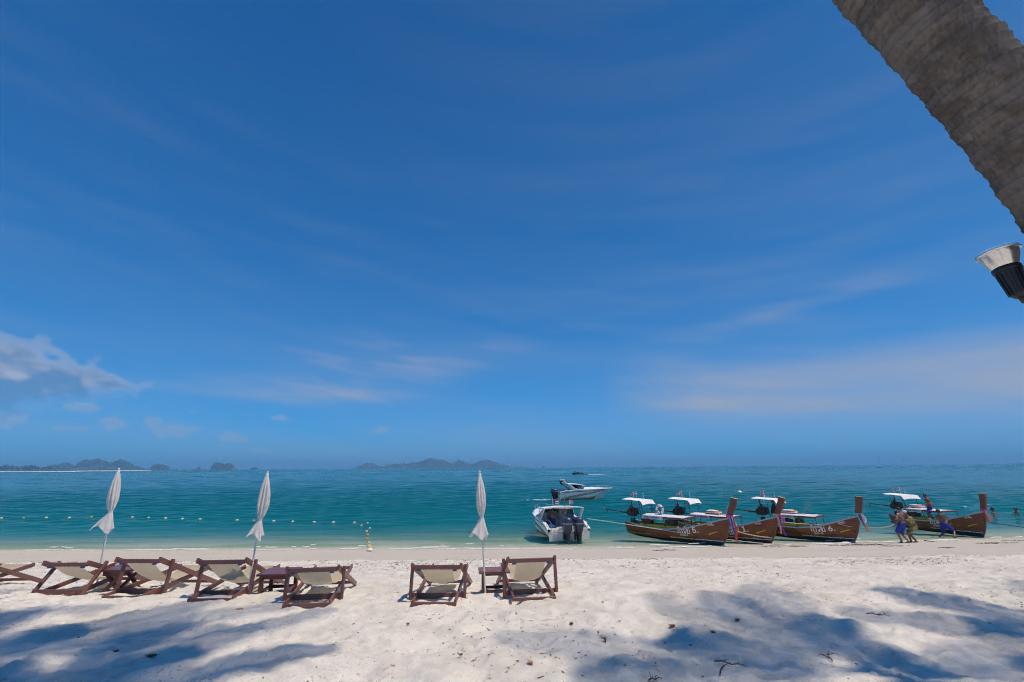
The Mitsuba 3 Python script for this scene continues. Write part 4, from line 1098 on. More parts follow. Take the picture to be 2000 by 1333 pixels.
# sailing yachts at anchor
for bx, s, lab in ((0.776, 1.0, 'white sailing yacht with bare mast on the right horizon, left of the two'), (0.8275, .82, 'smaller white sailing yacht with bare mast on the right horizon')):
    Y = 640.0
    k = thing('sailing_yacht', lab, 'sailing yacht', (bx * Y, Y, 0), -70, 'sailing yachts at anchor on the horizon')
    hp = []
    for q in np.linspace(0, 1, 14):
        wb = 1.7 * s * np.interp(q, [0, .15, .45, .8, 1], [.65, .9, 1, .6, .03])
        y, z = -5.5 * s + 11 * s * q, (1.15 + .35 * q ** 2) * s
        hp.append([(-wb, y, z), (-wb * .85, y, .3), (-wb * .3, y, -.5), (wb * .3, y, -.5), (wb * .85, y, .3), (wb, y, z)])
    part(k, 'hull', loft(hp), 'gelcoat', 40)
    part(k, 'cabin', hull([(a * 1.0 * s, b, c) for a in (-1, 1) for b, c in ((-1.6 * s, 1.2 * s), (-1.3 * s, 1.9 * s), (2.6 * s, 1.2 * s), (1.6 * s, 1.8 * s))]), 'gelcoat_grey')
    part(k, 'canopy', box((0, -2.9 * s, 2.2 * s), (2.0 * s, 2.0 * s, .12)), 'seat_blue')
    part(k, 'mast', tube([(0, .8 * s, 1.2), (.4, .6 * s, 8 * s), (.8, .2 * s, 15.5 * s)], .17, 8), 'roof_white')
    part(k, 'boom', tube([(0, .7 * s, 2.5 * s), (0, -3.6 * s, 2.7 * s)], .14, 8), 'roof_white')
    for y0 in (5.4, -5.2):
        part(k, 'stay', tube([(0, y0 * s, 1.4 * s), (.8, .2 * s, 15.3 * s)], .035, 5), 'grey_metal')

# ---------------------------------------------------------------- buoys and ropes
FLOATS = [(-40.7, 38.56), (-38.82, 38.44), (-37.27, 38.71), (-35.31, 38.58), (-33.82, 38.87), (-30.35, 38.64), (-28.67, 38.15), (-26.99, 37.67), (-25.35, 37.2), (-23.71, 36.75),
          (-20.37, 35.85), (-18.9, 35.4), (-17.31, 35.13), (-15.74, 34.71), (-14.04, 34.29), (-12.57, 34.0), (-11.0, 33.7), (-10.02, 33.5), (-10.0, 32.1), (-9.0, 30.6), (-8.75, 29.2), (-8.22, 27.68), (-7.78, 26.14), (-7.31, 24.9), (-7.0, 23.9)]
mat('float_cream', (0.60, 0.55, 0.42), 0.5)
mat('float_ochre', (0.55, 0.34, 0.08), 0.5)
ORD = 'first second third fourth fifth sixth seventh eighth ninth tenth eleventh twelfth thirteenth fourteenth fifteenth sixteenth seventeenth'.split()
float_mesh = mikit.ply(moved(lathe([(0.0, -.15), (.05, -.145), (.095, -.09), (.11, 0), (.095, .09), (.05, .145), (0, .15)], 16), trimesh.transformations.rotation_matrix(math.pi / 2, [0, 1, 0])), 'float_cream', smooth=40)
float_mesh2 = {**float_mesh, 'bsdf': {'type': 'ref', 'id': 'float_ochre'}}
for i, (x, y) in enumerate(FLOATS):
    o = i in (1, 4, 11, 21, 22)
    if i < 17:
        lab = f'cream float, {ORD[i]} float from the left on the long line parallel to the shore' if not o else ['ochre float second from the left edge on the long float line', 'ochre float just left of the leftmost umbrella on the float line', 'ochre float right of the middle umbrella on the float line'][(1, 4, 11).index(i)]
        grp = 'cream floats of the swimming line' if not o else None
    else:
        lab = f'{"ochre" if o else "cream"} float, {ORD[24 - i]} from the beach in the short string running in to the shore'
        grp = 'floats running in towards the shore'
    k = thing('line_float', lab, 'float', (x, y, 0.045), [12, -20, 35, 80, 5][i % 5] if i < 17 else 70 + 9 * (i % 4), grp)
    d = dict(float_mesh2 if o else float_mesh)
    OPEN[k] = OPEN[k] @ np.diag([.6, .6, .6, 1]) if i >= 17 else OPEN[k] @ np.diag([.72, .72, .72, 1])
    d['to_world'] = T(OPEN[k])
    scene[k] = d
pts = np.array([[x, y, -0.04] for x, y in FLOATS] + [[-6.75, 23.2, .03], [-6.2, 21.6, .2]])
pts = np.array([p if 0 else [p[0], p[1], max(p[2], float(land(p[0], p[1])) + .02)] for p in smooth_curve(pts, 400)])
single('float_rope', 'thin rope threading the floats, running in to the beach', 'rope', tube(pts, .009, 5), 'rope_dark')
k = thing('line_float', 'yellow round float lying on the wet sand at the end of the float rope', 'float', (-6.55, 22.5, float(land(-6.55, 22.5)) + .09))
scene[k] = {**mikit.ply(ball((0, 0, 0), (.10, .10, .095), 3), mat('float_yellow', (0.72, 0.42, 0.03), 0.5), smooth=True), 'to_world': T(OPEN[k])}
k = thing('line_float', 'white oval float lying highest on the wet sand by the float rope', 'float', (-6.2, 21.3, float(land(-6.2, 21.3)) + .07))
scene[k] = {**mikit.ply(ball((0, 0, 0), (.14, .09, .075), 3), 'plastic_white', smooth=True), 'to_world': T(OPEN[k])}
for x, y, c, lab in ((34.2, 43.2, 'float_blue', 'blue float in the water left of the two swimmers'), (39.2, 42.0, 'float_blue', 'blue float in the water above the left swimmer'), (43.0, 43.9, 'float_blue', 'blue float in the water at the far right above the right swimmer')):
    if 'float_blue' not in scene:
        mat('float_blue', (0.02, 0.22, 0.42), 0.4)
    single('mooring_buoy', lab, 'buoy', ball((x, y, .03), (.34, .25, .16), 3), c, True)
single('mooring_buoy', 'white round buoy in the water between longtail boats 6 and 7', 'buoy', ball((32.1, 67.9, .05), (.30, .30, .24), 3), 'plastic_white', True)


def rope(pts, r, mt, lab):
    p = smooth_curve(pts, 90) if len(pts) > 2 else np.array(pts)
    return single('mooring_rope', lab, 'rope', tube(p, r, 6), mt, 30)


rope([on_boat(MS1, (1.1, .2, .95)), (6.4, 26.3, .62), (8.4, 25.0, .42), (10.6, 23.6, .22), (13.2, 22.7, .12)], .022, 'rope_pale', 'pale mooring rope from the speedboat stern past longtail boat 5 to the sand')
rope([on_boat(M1, (.45, 3.2, .62)), on_boat(M1, (.66, 4.1, .42)), (12.6, 23.9, .28)], .024, 'rope_pale', 'pale rope along the bow of longtail boat 1')
rope([on_boat(M1, (-.02, 5.45, 1.1)), (14.6, 25.2, .78), (17.2, 24.15, .70), (17.7, 23.4, .78), (18.05, 23.10, .94)], .020, 'rope_pale', 'pale rope from longtail boat 1 past the bow of boat 6 to the tattooed man')
rope([on_boat(M6, (.1, 4.2, 1.0)), on_boat(M6, (.28, 4.0, .9)), on_boat(M6, (.12, 4.55, .72))],   .018, 'rope_pale', 'short pale rope at the bow of the longtail with the lettered awning')
rope([on_boat(M5, (.35, 4.3, .9)), on_boat(M5, (.26, 4.7, .78)), on_boat(M5, (.08, 5.25, .55))],   .018, 'rope_pale', 'short pale rope at the bow of the longtail nearest the speedboat')
rope([on_boat(M7, (.05, 5.0, .75)), (26.6, 25.0, .48), (29.5, 24.2, .34), (34, 23, .2)], .022, 'rope_dark', 'dark mooring rope from the bow of longtail boat 7 to the right edge')
rope([(20.0, 24.0, .10), (21.0, 22.6, .13), (22.0, 20.9, .36), (22.6, 19.9, .48), (24.5, 18.0, .72)], .020, 'rope_dark', 'dark rope lying on the sand at the right below longtail boat 7')

# ---------------------------------------------------------------- people
mat('skin_brown', (0.20, 0.095, 0.06), 0.5)
mat('skin_tattoo', proc(lambda p, n, uv: mix((0.30, 0.155, 0.10), (0.075, 0.055, 0.055), smoothstep(0.46, 0.52, fbm(p.x * 11, p.y * 11, p.z * 11, 3)) * smoothstep(0.86, 0.9, p.z) * smoothstep(1.42, 1.36, p.z))), 0.5)
mat('skin_tattoo_high', proc(lambda p, n, uv: mix((0.27, 0.13, 0.075), (0.07, 0.045, 0.04), smoothstep(0.46, 0.52, fbm(p.x * 11, p.y * 11, p.z * 11, 3)))), 0.5)
mat('hair_black', (0.012, 0.010, 0.010), 0.5)
mat('eye_dark', (0.02, 0.015, 0.012), 0.2)
mat('lip', (0.22, 0.08, 0.07), 0.5)
mat('shorts_blue', (0.012, 0.035, 0.30), 0.75)
mat('shorts_navy', (0.012, 0.02, 0.09), 0.75)
mat('cloth_dark', (0.035, 0.028, 0.03), 0.8)
mat('cloth_camo', proc(lambda p, n, uv: mix(mix((0.42, 0.34, 0.13), (0.16, 0.12, 0.05), smoothstep(0.5, 0.55, fbm(p.x * 9, p.y * 9, p.z * 9, 2))), (0.09, 0.09, 0.04), smoothstep(0.62, 0.66, fbm(p.x * 7 + 9, p.y * 7, p.z * 7, 2)))), 0.85)
mat('cloth_red', proc(lambda p, n, uv: mix((0.34, 0.05, 0.05), (0.30, 0.24, 0.11), smoothstep(0.5, 0.58, fbm(p.x * 8, p.y * 8, p.z * 8, 2)))), 0.85)
mat('cloth_grey', (0.22, 0.20, 0.17), 0.85)
mat('cap_grey', (0.50, 0.50, 0.48), 0.8)


def _sp(c, r, n=14):
    return m3.Manifold.sphere(float(r), n).translate([float(x) for x in c])


def _bone(a, ra, b, rb):
    return m3.Manifold.batch_hull([_sp(a, ra), _sp(b, rb)])


def _disc(c, d, r, n=16, t=0.006):
    d, s, u = frame_of(d, (0.1, 1, 0.05))
    g = np.arange(n) * 2 * np.pi / n
    p = np.vstack([np.asarray(c) + k * d + r * (np.cos(g)[:, None] * s + np.sin(g)[:, None] * u) for k in (-t, t)])
    return m3.Manifold.hull_points(p)


def _ik(a, b, l1, l2, bend):
    a, b = np.asarray(a, float), np.asarray(b, float)
    d = b - a
    L = np.linalg.norm(d)
    if L > (l1 + l2) * 0.995:
        b = a + d / L * (l1 + l2) * 0.995
        d = b - a
        L = np.linalg.norm(d)
    d /= L
    x = (l1 * l1 - l2 * l2 + L * L) / (2 * L)
    h = math.sqrt(max(l1 * l1 - x * x, 0))
    n = np.asarray(bend, float) - d * (np.asarray(bend, float) @ d)
    n /= np.linalg.norm(n) + 1e-9
    return a + d * x + n * h, b


def _mesh(m, step=None, it=8):
    if step:
        m = m.refine_to_length(step)
    q = m.to_mesh()
    t = trimesh.Trimesh(q.vert_properties[:, :3], q.tri_verts, process=True)
    if step:
        trimesh.smoothing.filter_taubin(t, lamb=0.5, nu=0.53, iterations=it)
    return t


def _hand(w, d, palm, side, grip=0.35, S=1.0):
    """A hand: palm, four fingers of unequal length bent by grip, and a thumb that leaves the side of the palm. d: forearm direction, palm: palm normal, side: thumb side."""
    d = np.asarray(d, float) / np.linalg.norm(d)
    palm = np.asarray(palm, float) - d * (np.asarray(palm, float) @ d)
    palm /= np.linalg.norm(palm)
    lat = np.cross(d, palm) * side
    o = np.asarray(w, float)
    out = [m3.Manifold.batch_hull([_sp(o + d * .012 * S, .022 * S, 10), _sp(o + d * .085 * S + lat * .030 * S, .011 * S, 10), _sp(o + d * .080 * S - lat * .030 * S, .010 * S, 10), _sp(o + d * .03 * S + lat * .026 * S, .012 * S, 10)])]
    for j, (q, ln) in enumerate(((.030, .068), (.010, .076), (-.010, .071), (-.029, .056))):
        p = o + d * (.084 - .004 * (j == 3)) * S + lat * q * S
        a = grip * (1 + .12 * j)
        for seg, (f, r) in enumerate(((.45, .0088), (.32, .0080), (.23, .0072))):
            ang = a * (seg + .6)
            p2 = p + (d * math.cos(ang) + palm * math.sin(ang)) * ln * f * S + lat * q * .10 * S * f
            out.append(_bone(p, r * S, p2, r * .94 * S))
            p = p2
    p = o + d * .030 * S + lat * .030 * S
    for ln, r, k in ((.036, .0105, 1.0), (.028, .009, .55)):
        p2 = p + (d * .75 + lat * .62 * k + palm * .40) / np.linalg.norm(d * .75 + lat * .62 * k + palm * .40) * ln * S
        out.append(_bone(p, r * S, p2, r * .9 * S))
        p = p2
    return out


def person(label, feet, hip, torso, head, face, hands, skin='skin_brown', shorts='shorts_blue', shirt=None, cap=None, S=1.0, bend=None, elbow=None, grip=(0.5, 0.5), long_shorts=0.82, sleeves=0.55, group=None, legs=True, palms=None):
    """feet: two ankle points (left, right); hip: pelvis centre; torso, head: directions; face: where the chest faces; hands: wrist targets (left, right). World metres."""
    k = thing('person', label, 'person', group=group)
    hip, torso, face = np.asarray(hip, float), np.asarray(torso, float), np.asarray(face, float)
    torso = torso / np.linalg.norm(torso)
    face = face - torso * (face @ torso)
    face /= np.linalg.norm(face)
    lat = np.cross(face, torso)          # the figure's right
    hd = np.asarray(head, float) / np.linalg.norm(head)
    bend = face if bend is None else np.asarray(bend, float)
    chest, neck = hip + torso * .31 * S, hip + torso * .515 * S
    belly = hip + torso * .13 * S
    skull = neck + hd * .155 * S
    B = [m3.Manifold.batch_hull([_sp(hip + lat * .075 * S, .098 * S), _sp(hip - lat * .075 * S, .098 * S), _sp(belly + lat * .055 * S, .088 * S), _sp(belly - lat * .055 * S, .088 * S)]),
         m3.Manifold.batch_hull([_sp(belly + lat * .055 * S, .088 * S), _sp(belly - lat * .055 * S, .088 * S), _sp(chest + lat * .085 * S, .100 * S), _sp(chest - lat * .085 * S, .100 * S)]),
         m3.Manifold.batch_hull([_sp(chest + lat * .085 * S, .100 * S), _sp(chest - lat * .085 * S, .100 * S), _sp(neck - torso * .075 * S + lat * .145 * S, .056 * S), _sp(neck - torso * .075 * S - lat * .145 * S, .056 * S), _sp(neck - torso * .02 * S, .062 * S)]),
         _bone(neck - torso * .03 * S, .058 * S, neck + hd * .07 * S, .050 * S)]
    fh = face - hd * (face @ hd)
    fh /= np.linalg.norm(fh)
    lh = np.cross(fh, hd)
    B.append(m3.Manifold.batch_hull([_sp(skull + hd * .025 * S - fh * .018 * S, .088 * S, 20), _sp(skull + hd * .02 * S + fh * .018 * S, .080 * S, 20), _sp(skull - hd * .065 * S + fh * .050 * S, .036 * S), _sp(skull - hd * .05 * S - fh * .01 * S, .058 * S)]))
    A_, Lg, H = [], [], []
    cloth_l, cloth_a = [], []
    for i, sg_ in enumerate((-1, 1)):
        sh = neck - torso * .075 * S + lat * sg_ * .172 * S
        el_b = (-face * .4 - torso * .6 + lat * sg_ * .5) if elbow is None else np.asarray(elbow[i], float)
        el, wr = _ik(sh, hands[i], .275 * S, .245 * S, el_b)
        A_ += [_bone(sh, .052 * S, el, .037 * S), _bone(sh + (el - sh) * .35, .050 * S, el, .037 * S), _bone(el, .038 * S, el + (wr - el) * .3, .040 * S), _bone(el + (wr - el) * .3, .040 * S, wr, .025 * S)]
        pn = (-lat * sg_) if palms is None else np.asarray(palms[i], float)
        H += _hand(wr, wr - el, pn, -sg_, grip[i], S)
        cloth_a.append(m3.Manifold.batch_hull([_sp(sh, .068 * S), _disc(sh + (el - sh) * sleeves, el - sh, .066 * S)]))
        if legs:
            hj = hip + lat * sg_ * .088 * S - torso * .02 * S
            kn, an = _ik(hj, feet[i], .42 * S, .40 * S, bend)
            Lg += [_bone(hj, .090 * S, kn, .056 * S), _bone(kn, .056 * S, kn + (an - kn) * .32, .055 * S), _bone(kn + (an - kn) * .32, .055 * S, an, .034 * S)]
            fw = bend * [1, 1, 0] / np.linalg.norm(bend * [1, 1, 0])
            low = an * [1, 1, 0] + [0, 0, an[2] - .055 * S]
            H.append(m3.Manifold.batch_hull([_sp(an, .034 * S, 12), _sp(low - fw * .035 * S, .028 * S, 12), _sp(low + fw * .10 * S + np.cross(fw, [0, 0, 1]) * .02, .022 * S, 12), _sp(low + fw * .10 * S - np.cross(fw, [0, 0, 1]) * .02, .020 * S, 12)]))
            for t_ in range(5):
                tp = low + fw * .115 * S + np.cross(fw, [0, 0, 1]) * (.030 - .014 * t_) * sg_ * -1 * S
                H.append(_bone(tp, .011 * S, tp + fw * (.030 - .004 * t_) * S - [0, 0, .006], .009 * S))
            cloth_l.append(m3.Manifold.batch_hull([_sp(hj, .108 * S), _disc(hj + (kn - hj) * long_shorts, kn - hj, .092 * S)]))
    body = m3.Manifold.batch_boolean(B + A_ + Lg, m3.OpType.Add)
    body = m3.Manifold.batch_boolean([body.refine_to_length(.035 * S)], m3.OpType.Add)
    bm = _mesh(body, .03 * S, 10)
    try:
        sm = m3.Manifold(m3.Mesh(np.asarray(bm.vertices, np.float32), np.asarray(bm.faces, np.uint32)))
        nose = m3.Manifold.batch_hull([_sp(skull + fh * .090 * S + hd * .012 * S, .010 * S, 10), _sp(skull + fh * .104 * S - hd * .022 * S, .014 * S, 10), _sp(skull + fh * .085 * S - hd * .025 * S, .018 * S, 10)])
        ears = [m3.Manifold.batch_hull([_sp(skull + lh * s_ * .085 * S + hd * .015 * S - fh * .01 * S, .014 * S, 10), _sp(skull + lh * s_ * .083 * S - hd * .03 * S, .012 * S, 10)]) for s_ in (-1, 1)]
        brow = m3.Manifold.batch_hull([_sp(skull + fh * .083 * S + hd * .022 * S + lh * .03 * S, .014 * S, 10), _sp(skull + fh * .083 * S + hd * .022 * S - lh * .03 * S, .014 * S, 10)])
        whole = m3.Manifold.batch_boolean([sm, nose, brow] + ears + H, m3.OpType.Add)
        bm = _mesh(whole)
    except Exception:
        bm = cat_(bm, *[_mesh(h) for h in H])
    part(k, 'body', bm, skin, smooth=50)
    for s_ in (-1, 1):
        part(k, 'eye', ball(skull + fh * .088 * S + lh * s_ * .032 * S + hd * .004 * S, .011 * S, 1), 'eye_dark', True)
    part(k, 'mouth', ball(skull + fh * .086 * S - hd * .062 * S, np.array([.02, .02, .008]) * S, 1), 'lip', True)
    hair = m3.Manifold.batch_hull([_sp(skull + hd * .030 * S - fh * .020 * S, .098 * S, 20), _sp(skull + hd * .026 * S + fh * .014 * S, .088 * S, 20), _sp(skull - hd * .05 * S - fh * .035 * S, .058 * S)])
    nrm = hd * .75 - fh * .66
    nrm /= np.linalg.norm(nrm)
    hair = hair.trim_by_plane([float(x) for x in nrm], float(nrm @ (skull + hd * .012 * S - fh * .012 * S)))
    part(k, 'hair', _mesh(hair, .03, 3), 'hair_black', smooth=60)
    if cap:
        c = m3.Manifold.batch_hull([_sp(skull + hd * .036 * S - fh * .016 * S, .101 * S, 20), _sp(skull + hd * .03 * S + fh * .02 * S, .094 * S, 20)]).trim_by_plane([float(x) for x in hd], float(hd @ (skull + hd * .025 * S)))
        brim = m3.Manifold.batch_hull([_disc(skull + hd * .032 * S + fh * .06 * S, hd, .075 * S, t=.004), _disc(skull + hd * .022 * S + fh * .135 * S, hd, .055 * S, t=.004)])
        part(k, 'cap', _mesh(c + brim), cap, smooth=40)
    if legs:
        sh_ = m3.Manifold.batch_boolean([m3.Manifold.batch_hull([_sp(hip + lat * .078 * S - torso * .01, .111 * S), _sp(hip - lat * .078 * S - torso * .01, .111 * S), _disc(belly - torso * .05 * S, torso, .128 * S)])] + cloth_l, m3.OpType.Add)
        part(k, 'shorts', _mesh(sh_, .045, 4), shorts, smooth=50)
    if shirt:
        st = [m3.Manifold.batch_hull([_sp(chest + lat * .085 * S, .112 * S), _sp(chest - lat * .085 * S, .112 * S), _disc(belly - torso * .09 * S, torso, .150 * S)]),
              m3.Manifold.batch_hull([_sp(chest + lat * .085 * S, .112 * S), _sp(chest - lat * .085 * S, .112 * S), _sp(neck - torso * .078 * S + lat * .145 * S, .068 * S), _sp(neck - torso * .078 * S - lat * .145 * S, .068 * S), _disc(neck - torso * .03 * S, torso, .064 * S)])] + cloth_a
        part(k, 'shirt', _mesh(m3.Manifold.batch_boolean(st, m3.OpType.Add), .05, 4), shirt, smooth=50)
    return k


V = lambda *a: np.array(a, float)
# the man in the speedboat: stands behind the seats with his back to the beach
o = on_boat(MS1, (-.52, 1.35, .07))
person('bare backed man in navy shorts standing in the speedboat', [o + V(-.10, 0, .08), o + V(.10, .05, .08)], o + V(0, 0, .76), V(.02, .08, 1), V(.03, .1, 1), V(.15, 1, 0),
       [o + V(-.28, .16, .72), o + V(.26, .30, .86)], 'skin_tattoo_high', 'shorts_navy', S=.84)
# the boatman at the engine of boat 6
o = on_boat(M6, (.02, .95, .28))
person('boatman in dark shirt leaning at the engine under the lettered awning', [o + V(-.12, .05, .08), o + V(.14, -.05, .08)], o + V(-.02, .05, .84), V(.12, -.04, 1), V(.05, .0, 1), V(.9, -.35, .1),
       [o + V(.42, .15, .95), o + V(.35, -.25, .80)], 'skin_brown', 'shorts_navy', 'cloth_dark', S=.95)
# two men hauling on the rope at the water's edge
g = lambda x, y: float(land(x, y))
a, b = V(18.36, 23.30, 0), V(18.58, 23.18, 0)
a[2], b[2] = g(*a[:2]) + .075, g(*b[:2]) + .075
person('bare backed tattooed man in blue shorts hauling a rope at the water edge', [a, b], V(18.47, 23.22, .92), V(.07, .03, 1), V(.0, .30, 1), V(-.25, 1, .1),
       [V(18.05, 23.12, .95), V(18.30, 23.62, .98)], 'skin_tattoo', 'shorts_blue', S=1.0, grip=(.9, .9), long_shorts=.95)
a, b = V(18.98, 23.52, 0), V(19.08, 23.34, 0)
a[2], b[2] = g(*a[:2]) + .075, g(*b[:2]) + .075
person('bending man in grey cap and camouflage clothes right behind the tattooed man', [a, b], V(19.22, 23.48, .80), V(-.42, -.02, 1), V(-.55, .05, .9), V(-1, .15, -.4),
       [V(18.58, 23.55, .80), V(18.55, 23.75, .86)], 'skin_brown', 'cloth_camo', 'cloth_camo', 'cap_grey', S=1.0, bend=V(-1, .2, 0), grip=(.9, .9), long_shorts=.98, sleeves=.8)
# the man stepping along boat 7
o = on_boat(M7, (.38, 2.62, .55))
person('man in red patterned shirt and blue shorts bending on longtail boat 7', [o + V(-.05, .10, .06), o + V(.05, -.12, .06)], o + V(.02, 0, .74), V(-.10, .10, 1), V(-.35, .12, .95), V(-1, .3, -.1),
       [o + V(.16, .28, .70), o + V(.28, -.16, .66)], 'skin_brown', 'shorts_blue', 'cloth_red', S=.92, bend=V(-1, .2, 0), elbow=[V(.6, .3, .2), V(.6, -.3, .2)])
# the man pushing boat 7 from the water
a, b = V(23.02, 26.55, 0), V(23.38, 26.05, 0)
a[2], b[2] = g(*a[:2]) + .07, g(*b[:2]) + .07
person('man in blue shorts wading and pushing at the side of longtail boat 7', [a, b], V(23.36, 26.50, .52), V(-.02, .22, 1), V(.0, .22, 1), V(.95, .55, .05),
       [on_boat(M7, (.52, 2.9, .60)), on_boat(M7, (.46, 3.75, .70))], 'skin_brown', 'shorts_blue', None, S=1.0, bend=V(.9, .3, 0), grip=(.3, .3), elbow=[V(-.3, -.3, -1), V(-.3, -.3, -1)], palms=[V(1, .1, 0), V(1, .1, 0)])
# swimmers
for x, y, lab, f in ((37.2, 37.6, 'left one of two swimmers, dark hair, only head and shoulders above the water', V(-.5, 1, 0)), (38.9, 37.5, 'right one of two swimmers, head and shoulders above the water at the right edge', V(-1, .2, 0))):
    person(lab, [V(x, y, -1.3), V(x + .2, y, -1.3)], V(x, y, -.48), V(.02, .05, 1), V(0, .05, 1), f, [V(x - .35, y + .25, -.3), V(x + .35, y + .2, -.3)], 'skin_brown', 'shorts_navy', S=1.15)

# ---------------------------------------------------------------- the leaning palm by the camera, its lamp, and the palms whose crowns shade the sand


def bark_colour(p, n, uv):
    f = fbm(p.x * 120, p.y * 120, p.z * 26, 3)
    b = fbm(p.x * 12, p.y * 12, p.z * 14, 3)
    c = mix((0.185, 0.160, 0.142), (0.098, 0.083, 0.073), smoothstep(0.3, 0.7, b * 0.6 + f * 0.4))
    return mix(c, (0.25, 0.235, 0.215), 0.3 * smoothstep(0.62, 0.76, fbm(p.x * 24 + 5, p.y * 24, p.z * 24, 3)))


scene['palm_bark'] = {'type': 'bumpmap', 'scale': 1.0, 'arbitrary': proc(lambda p, n, uv: 0.0035 * fbm(p.x * 150, p.y * 150, p.z * 30, 3), eps=1.5e-3),
                      'bsdf': {'type': 'diffuse', 'reflectance': proc(bark_colour)}}
mat('palm_trunk_far', (0.22, 0.19, 0.16), 0.9)
scene['palm_leaf'] = {'type': 'principledthin', 'base_color': rgb(0.10, 0.15, 0.04), 'roughness': 0.5, 'diff_trans': 0.6}


def ringed_trunk(path, radius, fine, n_th=320):
    """A palm trunk along path with leaf-scar rings: steps, lips, splits and fibres in the mesh. fine = (z0, z1): where it is seen close."""
    c = smooth_curve(path, 600)
    s = np.r_[0, np.cumsum(np.linalg.norm(np.diff(c, axis=0), axis=1))]
    zf = [np.interp(z, c[:, 2], s) for z in fine]
    ss = np.r_[np.arange(0, zf[0], 0.03), np.arange(zf[0], zf[1], 0.0035), np.arange(zf[1], s[-1], 0.06)]
    C = np.stack([np.interp(ss, s, c[:, i]) for i in range(3)], 1)
    t = np.gradient(C, axis=0)
    t /= np.linalg.norm(t, axis=1, keepdims=True)
    a = np.cross(t, [0.0, 1.0, 0.0])
    a /= np.linalg.norm(a, axis=1, keepdims=True)
    b = np.cross(t, a)
    th = np.arange(n_th) * 2 * np.pi / n_th
    TH, SS = np.meshgrid(th, ss)
    q = np.stack([np.cos(TH), np.sin(TH), SS * 3], -1)
    ringpos = SS / 0.036 + 0.30 * np.sin(TH + 1.1 * SS) + 0.7 * (meshkit.fbm(q * [0.6, 0.6, 0.7], 2, 3) - .5) + 0.10 * np.sin(2 * TH + 2.3 * SS)
    i = np.floor(ringpos)
    f = ringpos - i
    rnd = meshkit.noise(np.stack([i * 7.31, i * 0 + .5, i * 0], -1), 2)
    ledge = np.where(f < 0.70, np.clip(f / 0.70, 0, 1) ** 1.2, 0.5 + 0.5 * np.cos(np.clip((f - 0.70) / 0.30, 0, 1) * math.pi))
    patch = meshkit.fbm(q * [1.6, 1.6, 1.3], 3, 33)
    lip = ledge ** 3
    prof = 0.0044 * (0.25 + 0.9 * rnd) * np.clip((patch - 0.25) * 2.0, 0.15, 1.3) * ledge
    fib = meshkit.noise(np.stack([TH * 75, SS * 22, i], -1), 8)
    fuzz = 0.0032 * fib * np.clip(lip, 0, 1)
    # splits along the trunk: some of them in every band
    cell = np.floor(TH / (2 * np.pi) * 17 + rnd * 9)
    ctr = (cell + 0.5 + 0.5 * (meshkit.noise(np.stack([cell * 3.7, i * 5.1, i * 0], -1), 4) - .5) - rnd * 9) / 17 * 2 * np.pi
    have = meshkit.noise(np.stack([cell * 1.93, i * 2.71, i * 0 + 4], -1), 6) > 0.84
    jag = 0.012 * (meshkit.noise(np.stack([SS * 160, cell, i], -1), 12) - .5)
    split = np.exp(-((TH - ctr + jag * 2) / 0.013) ** 2) * have * np.clip((0.95 - f) / 0.1, 0, 1) * np.clip((f - 0.10) / 0.1, 0, 1)
    pits = np.clip(meshkit.noise(np.stack([TH * 26, SS * 150, 0 * SS], -1), 21) - 0.72, 0, 1) * np.clip(meshkit.fbm(q * [3, 3, 4], 2, 14) - 0.52, 0, 1) * 0.05
    R = np.interp(SS, [0, 0.6, s[-1] * .25, s[-1]], [radius * 1.35, radius * 1.08, radius, radius * 0.68])
    R = R + 0.0030 * np.sin(SS / 0.125 * 2 * np.pi + 0.5 * np.sin(TH) + 2.5 * meshkit.noise(q * [0.5, 0.5, 0.8], 17)) * (0.4 + meshkit.noise(q * [1, 1, 0.7], 19))
    R = R * (1 + 0.03 * (meshkit.fbm(q * [0.8, 0.8, 0.5], 2, 9) - .5)) + prof + fuzz - 0.006 * split - pits
    rings = C[:, None] + R[..., None] * (np.cos(TH)[..., None] * a[:, None] + np.sin(TH)[..., None] * b[:, None])
    return loft(rings)


def frond(base, az, up, L, rng, n=52):
    """One palm leaf: an arched rib with leaflets hanging on both sides."""
    t = np.linspace(0, 1, 18)
    d = np.array([math.cos(az), math.sin(az), 0])
    rad = L * (t * math.cos(up) - 0.10 * t ** 2)
    z = L * (t * math.sin(up) - 0.62 * t ** 2.1)
    rib = np.asarray(base) + rad[:, None] * d + z[:, None] * [0, 0, 1.0]
    side = np.array([-d[1], d[0], 0])
    out = [tube(rib, np.linspace(.028, .006, 18), 5)]
    vs, fs = [], []
    for k in range(n):
        f = 0.12 + 0.87 * k / (n - 1)
        p = np.array([np.interp(f, t, rib[:, j]) for j in range(3)])
        tg = np.array([np.interp(min(f + .03, 1), t, rib[:, j]) for j in range(3)]) - np.array([np.interp(f - .03, t, rib[:, j]) for j in range(3)])
        tg /= np.linalg.norm(tg)
        ln = L * 0.155 * math.sin(math.pi * (0.12 + 0.84 * f)) ** 0.6
        for s in (-1, 1):
            e = p + side * s * ln * 0.80 + tg * ln * 0.5 - np.array([0, 0, 1.0]) * ln * rng.uniform(.15, .5)
            m = (p + e) / 2 + [0, 0, ln * .06]
            w = tg * 0.021
            o = len(vs)
            vs += [p - w * .6, p + w * .6, m + w, m - w, e]
            fs += [[o, o + 1, o + 2], [o, o + 2, o + 3], [o + 3, o + 2, o + 4]]
    out.append(triangles(vs, fs))
    return cat_(out)


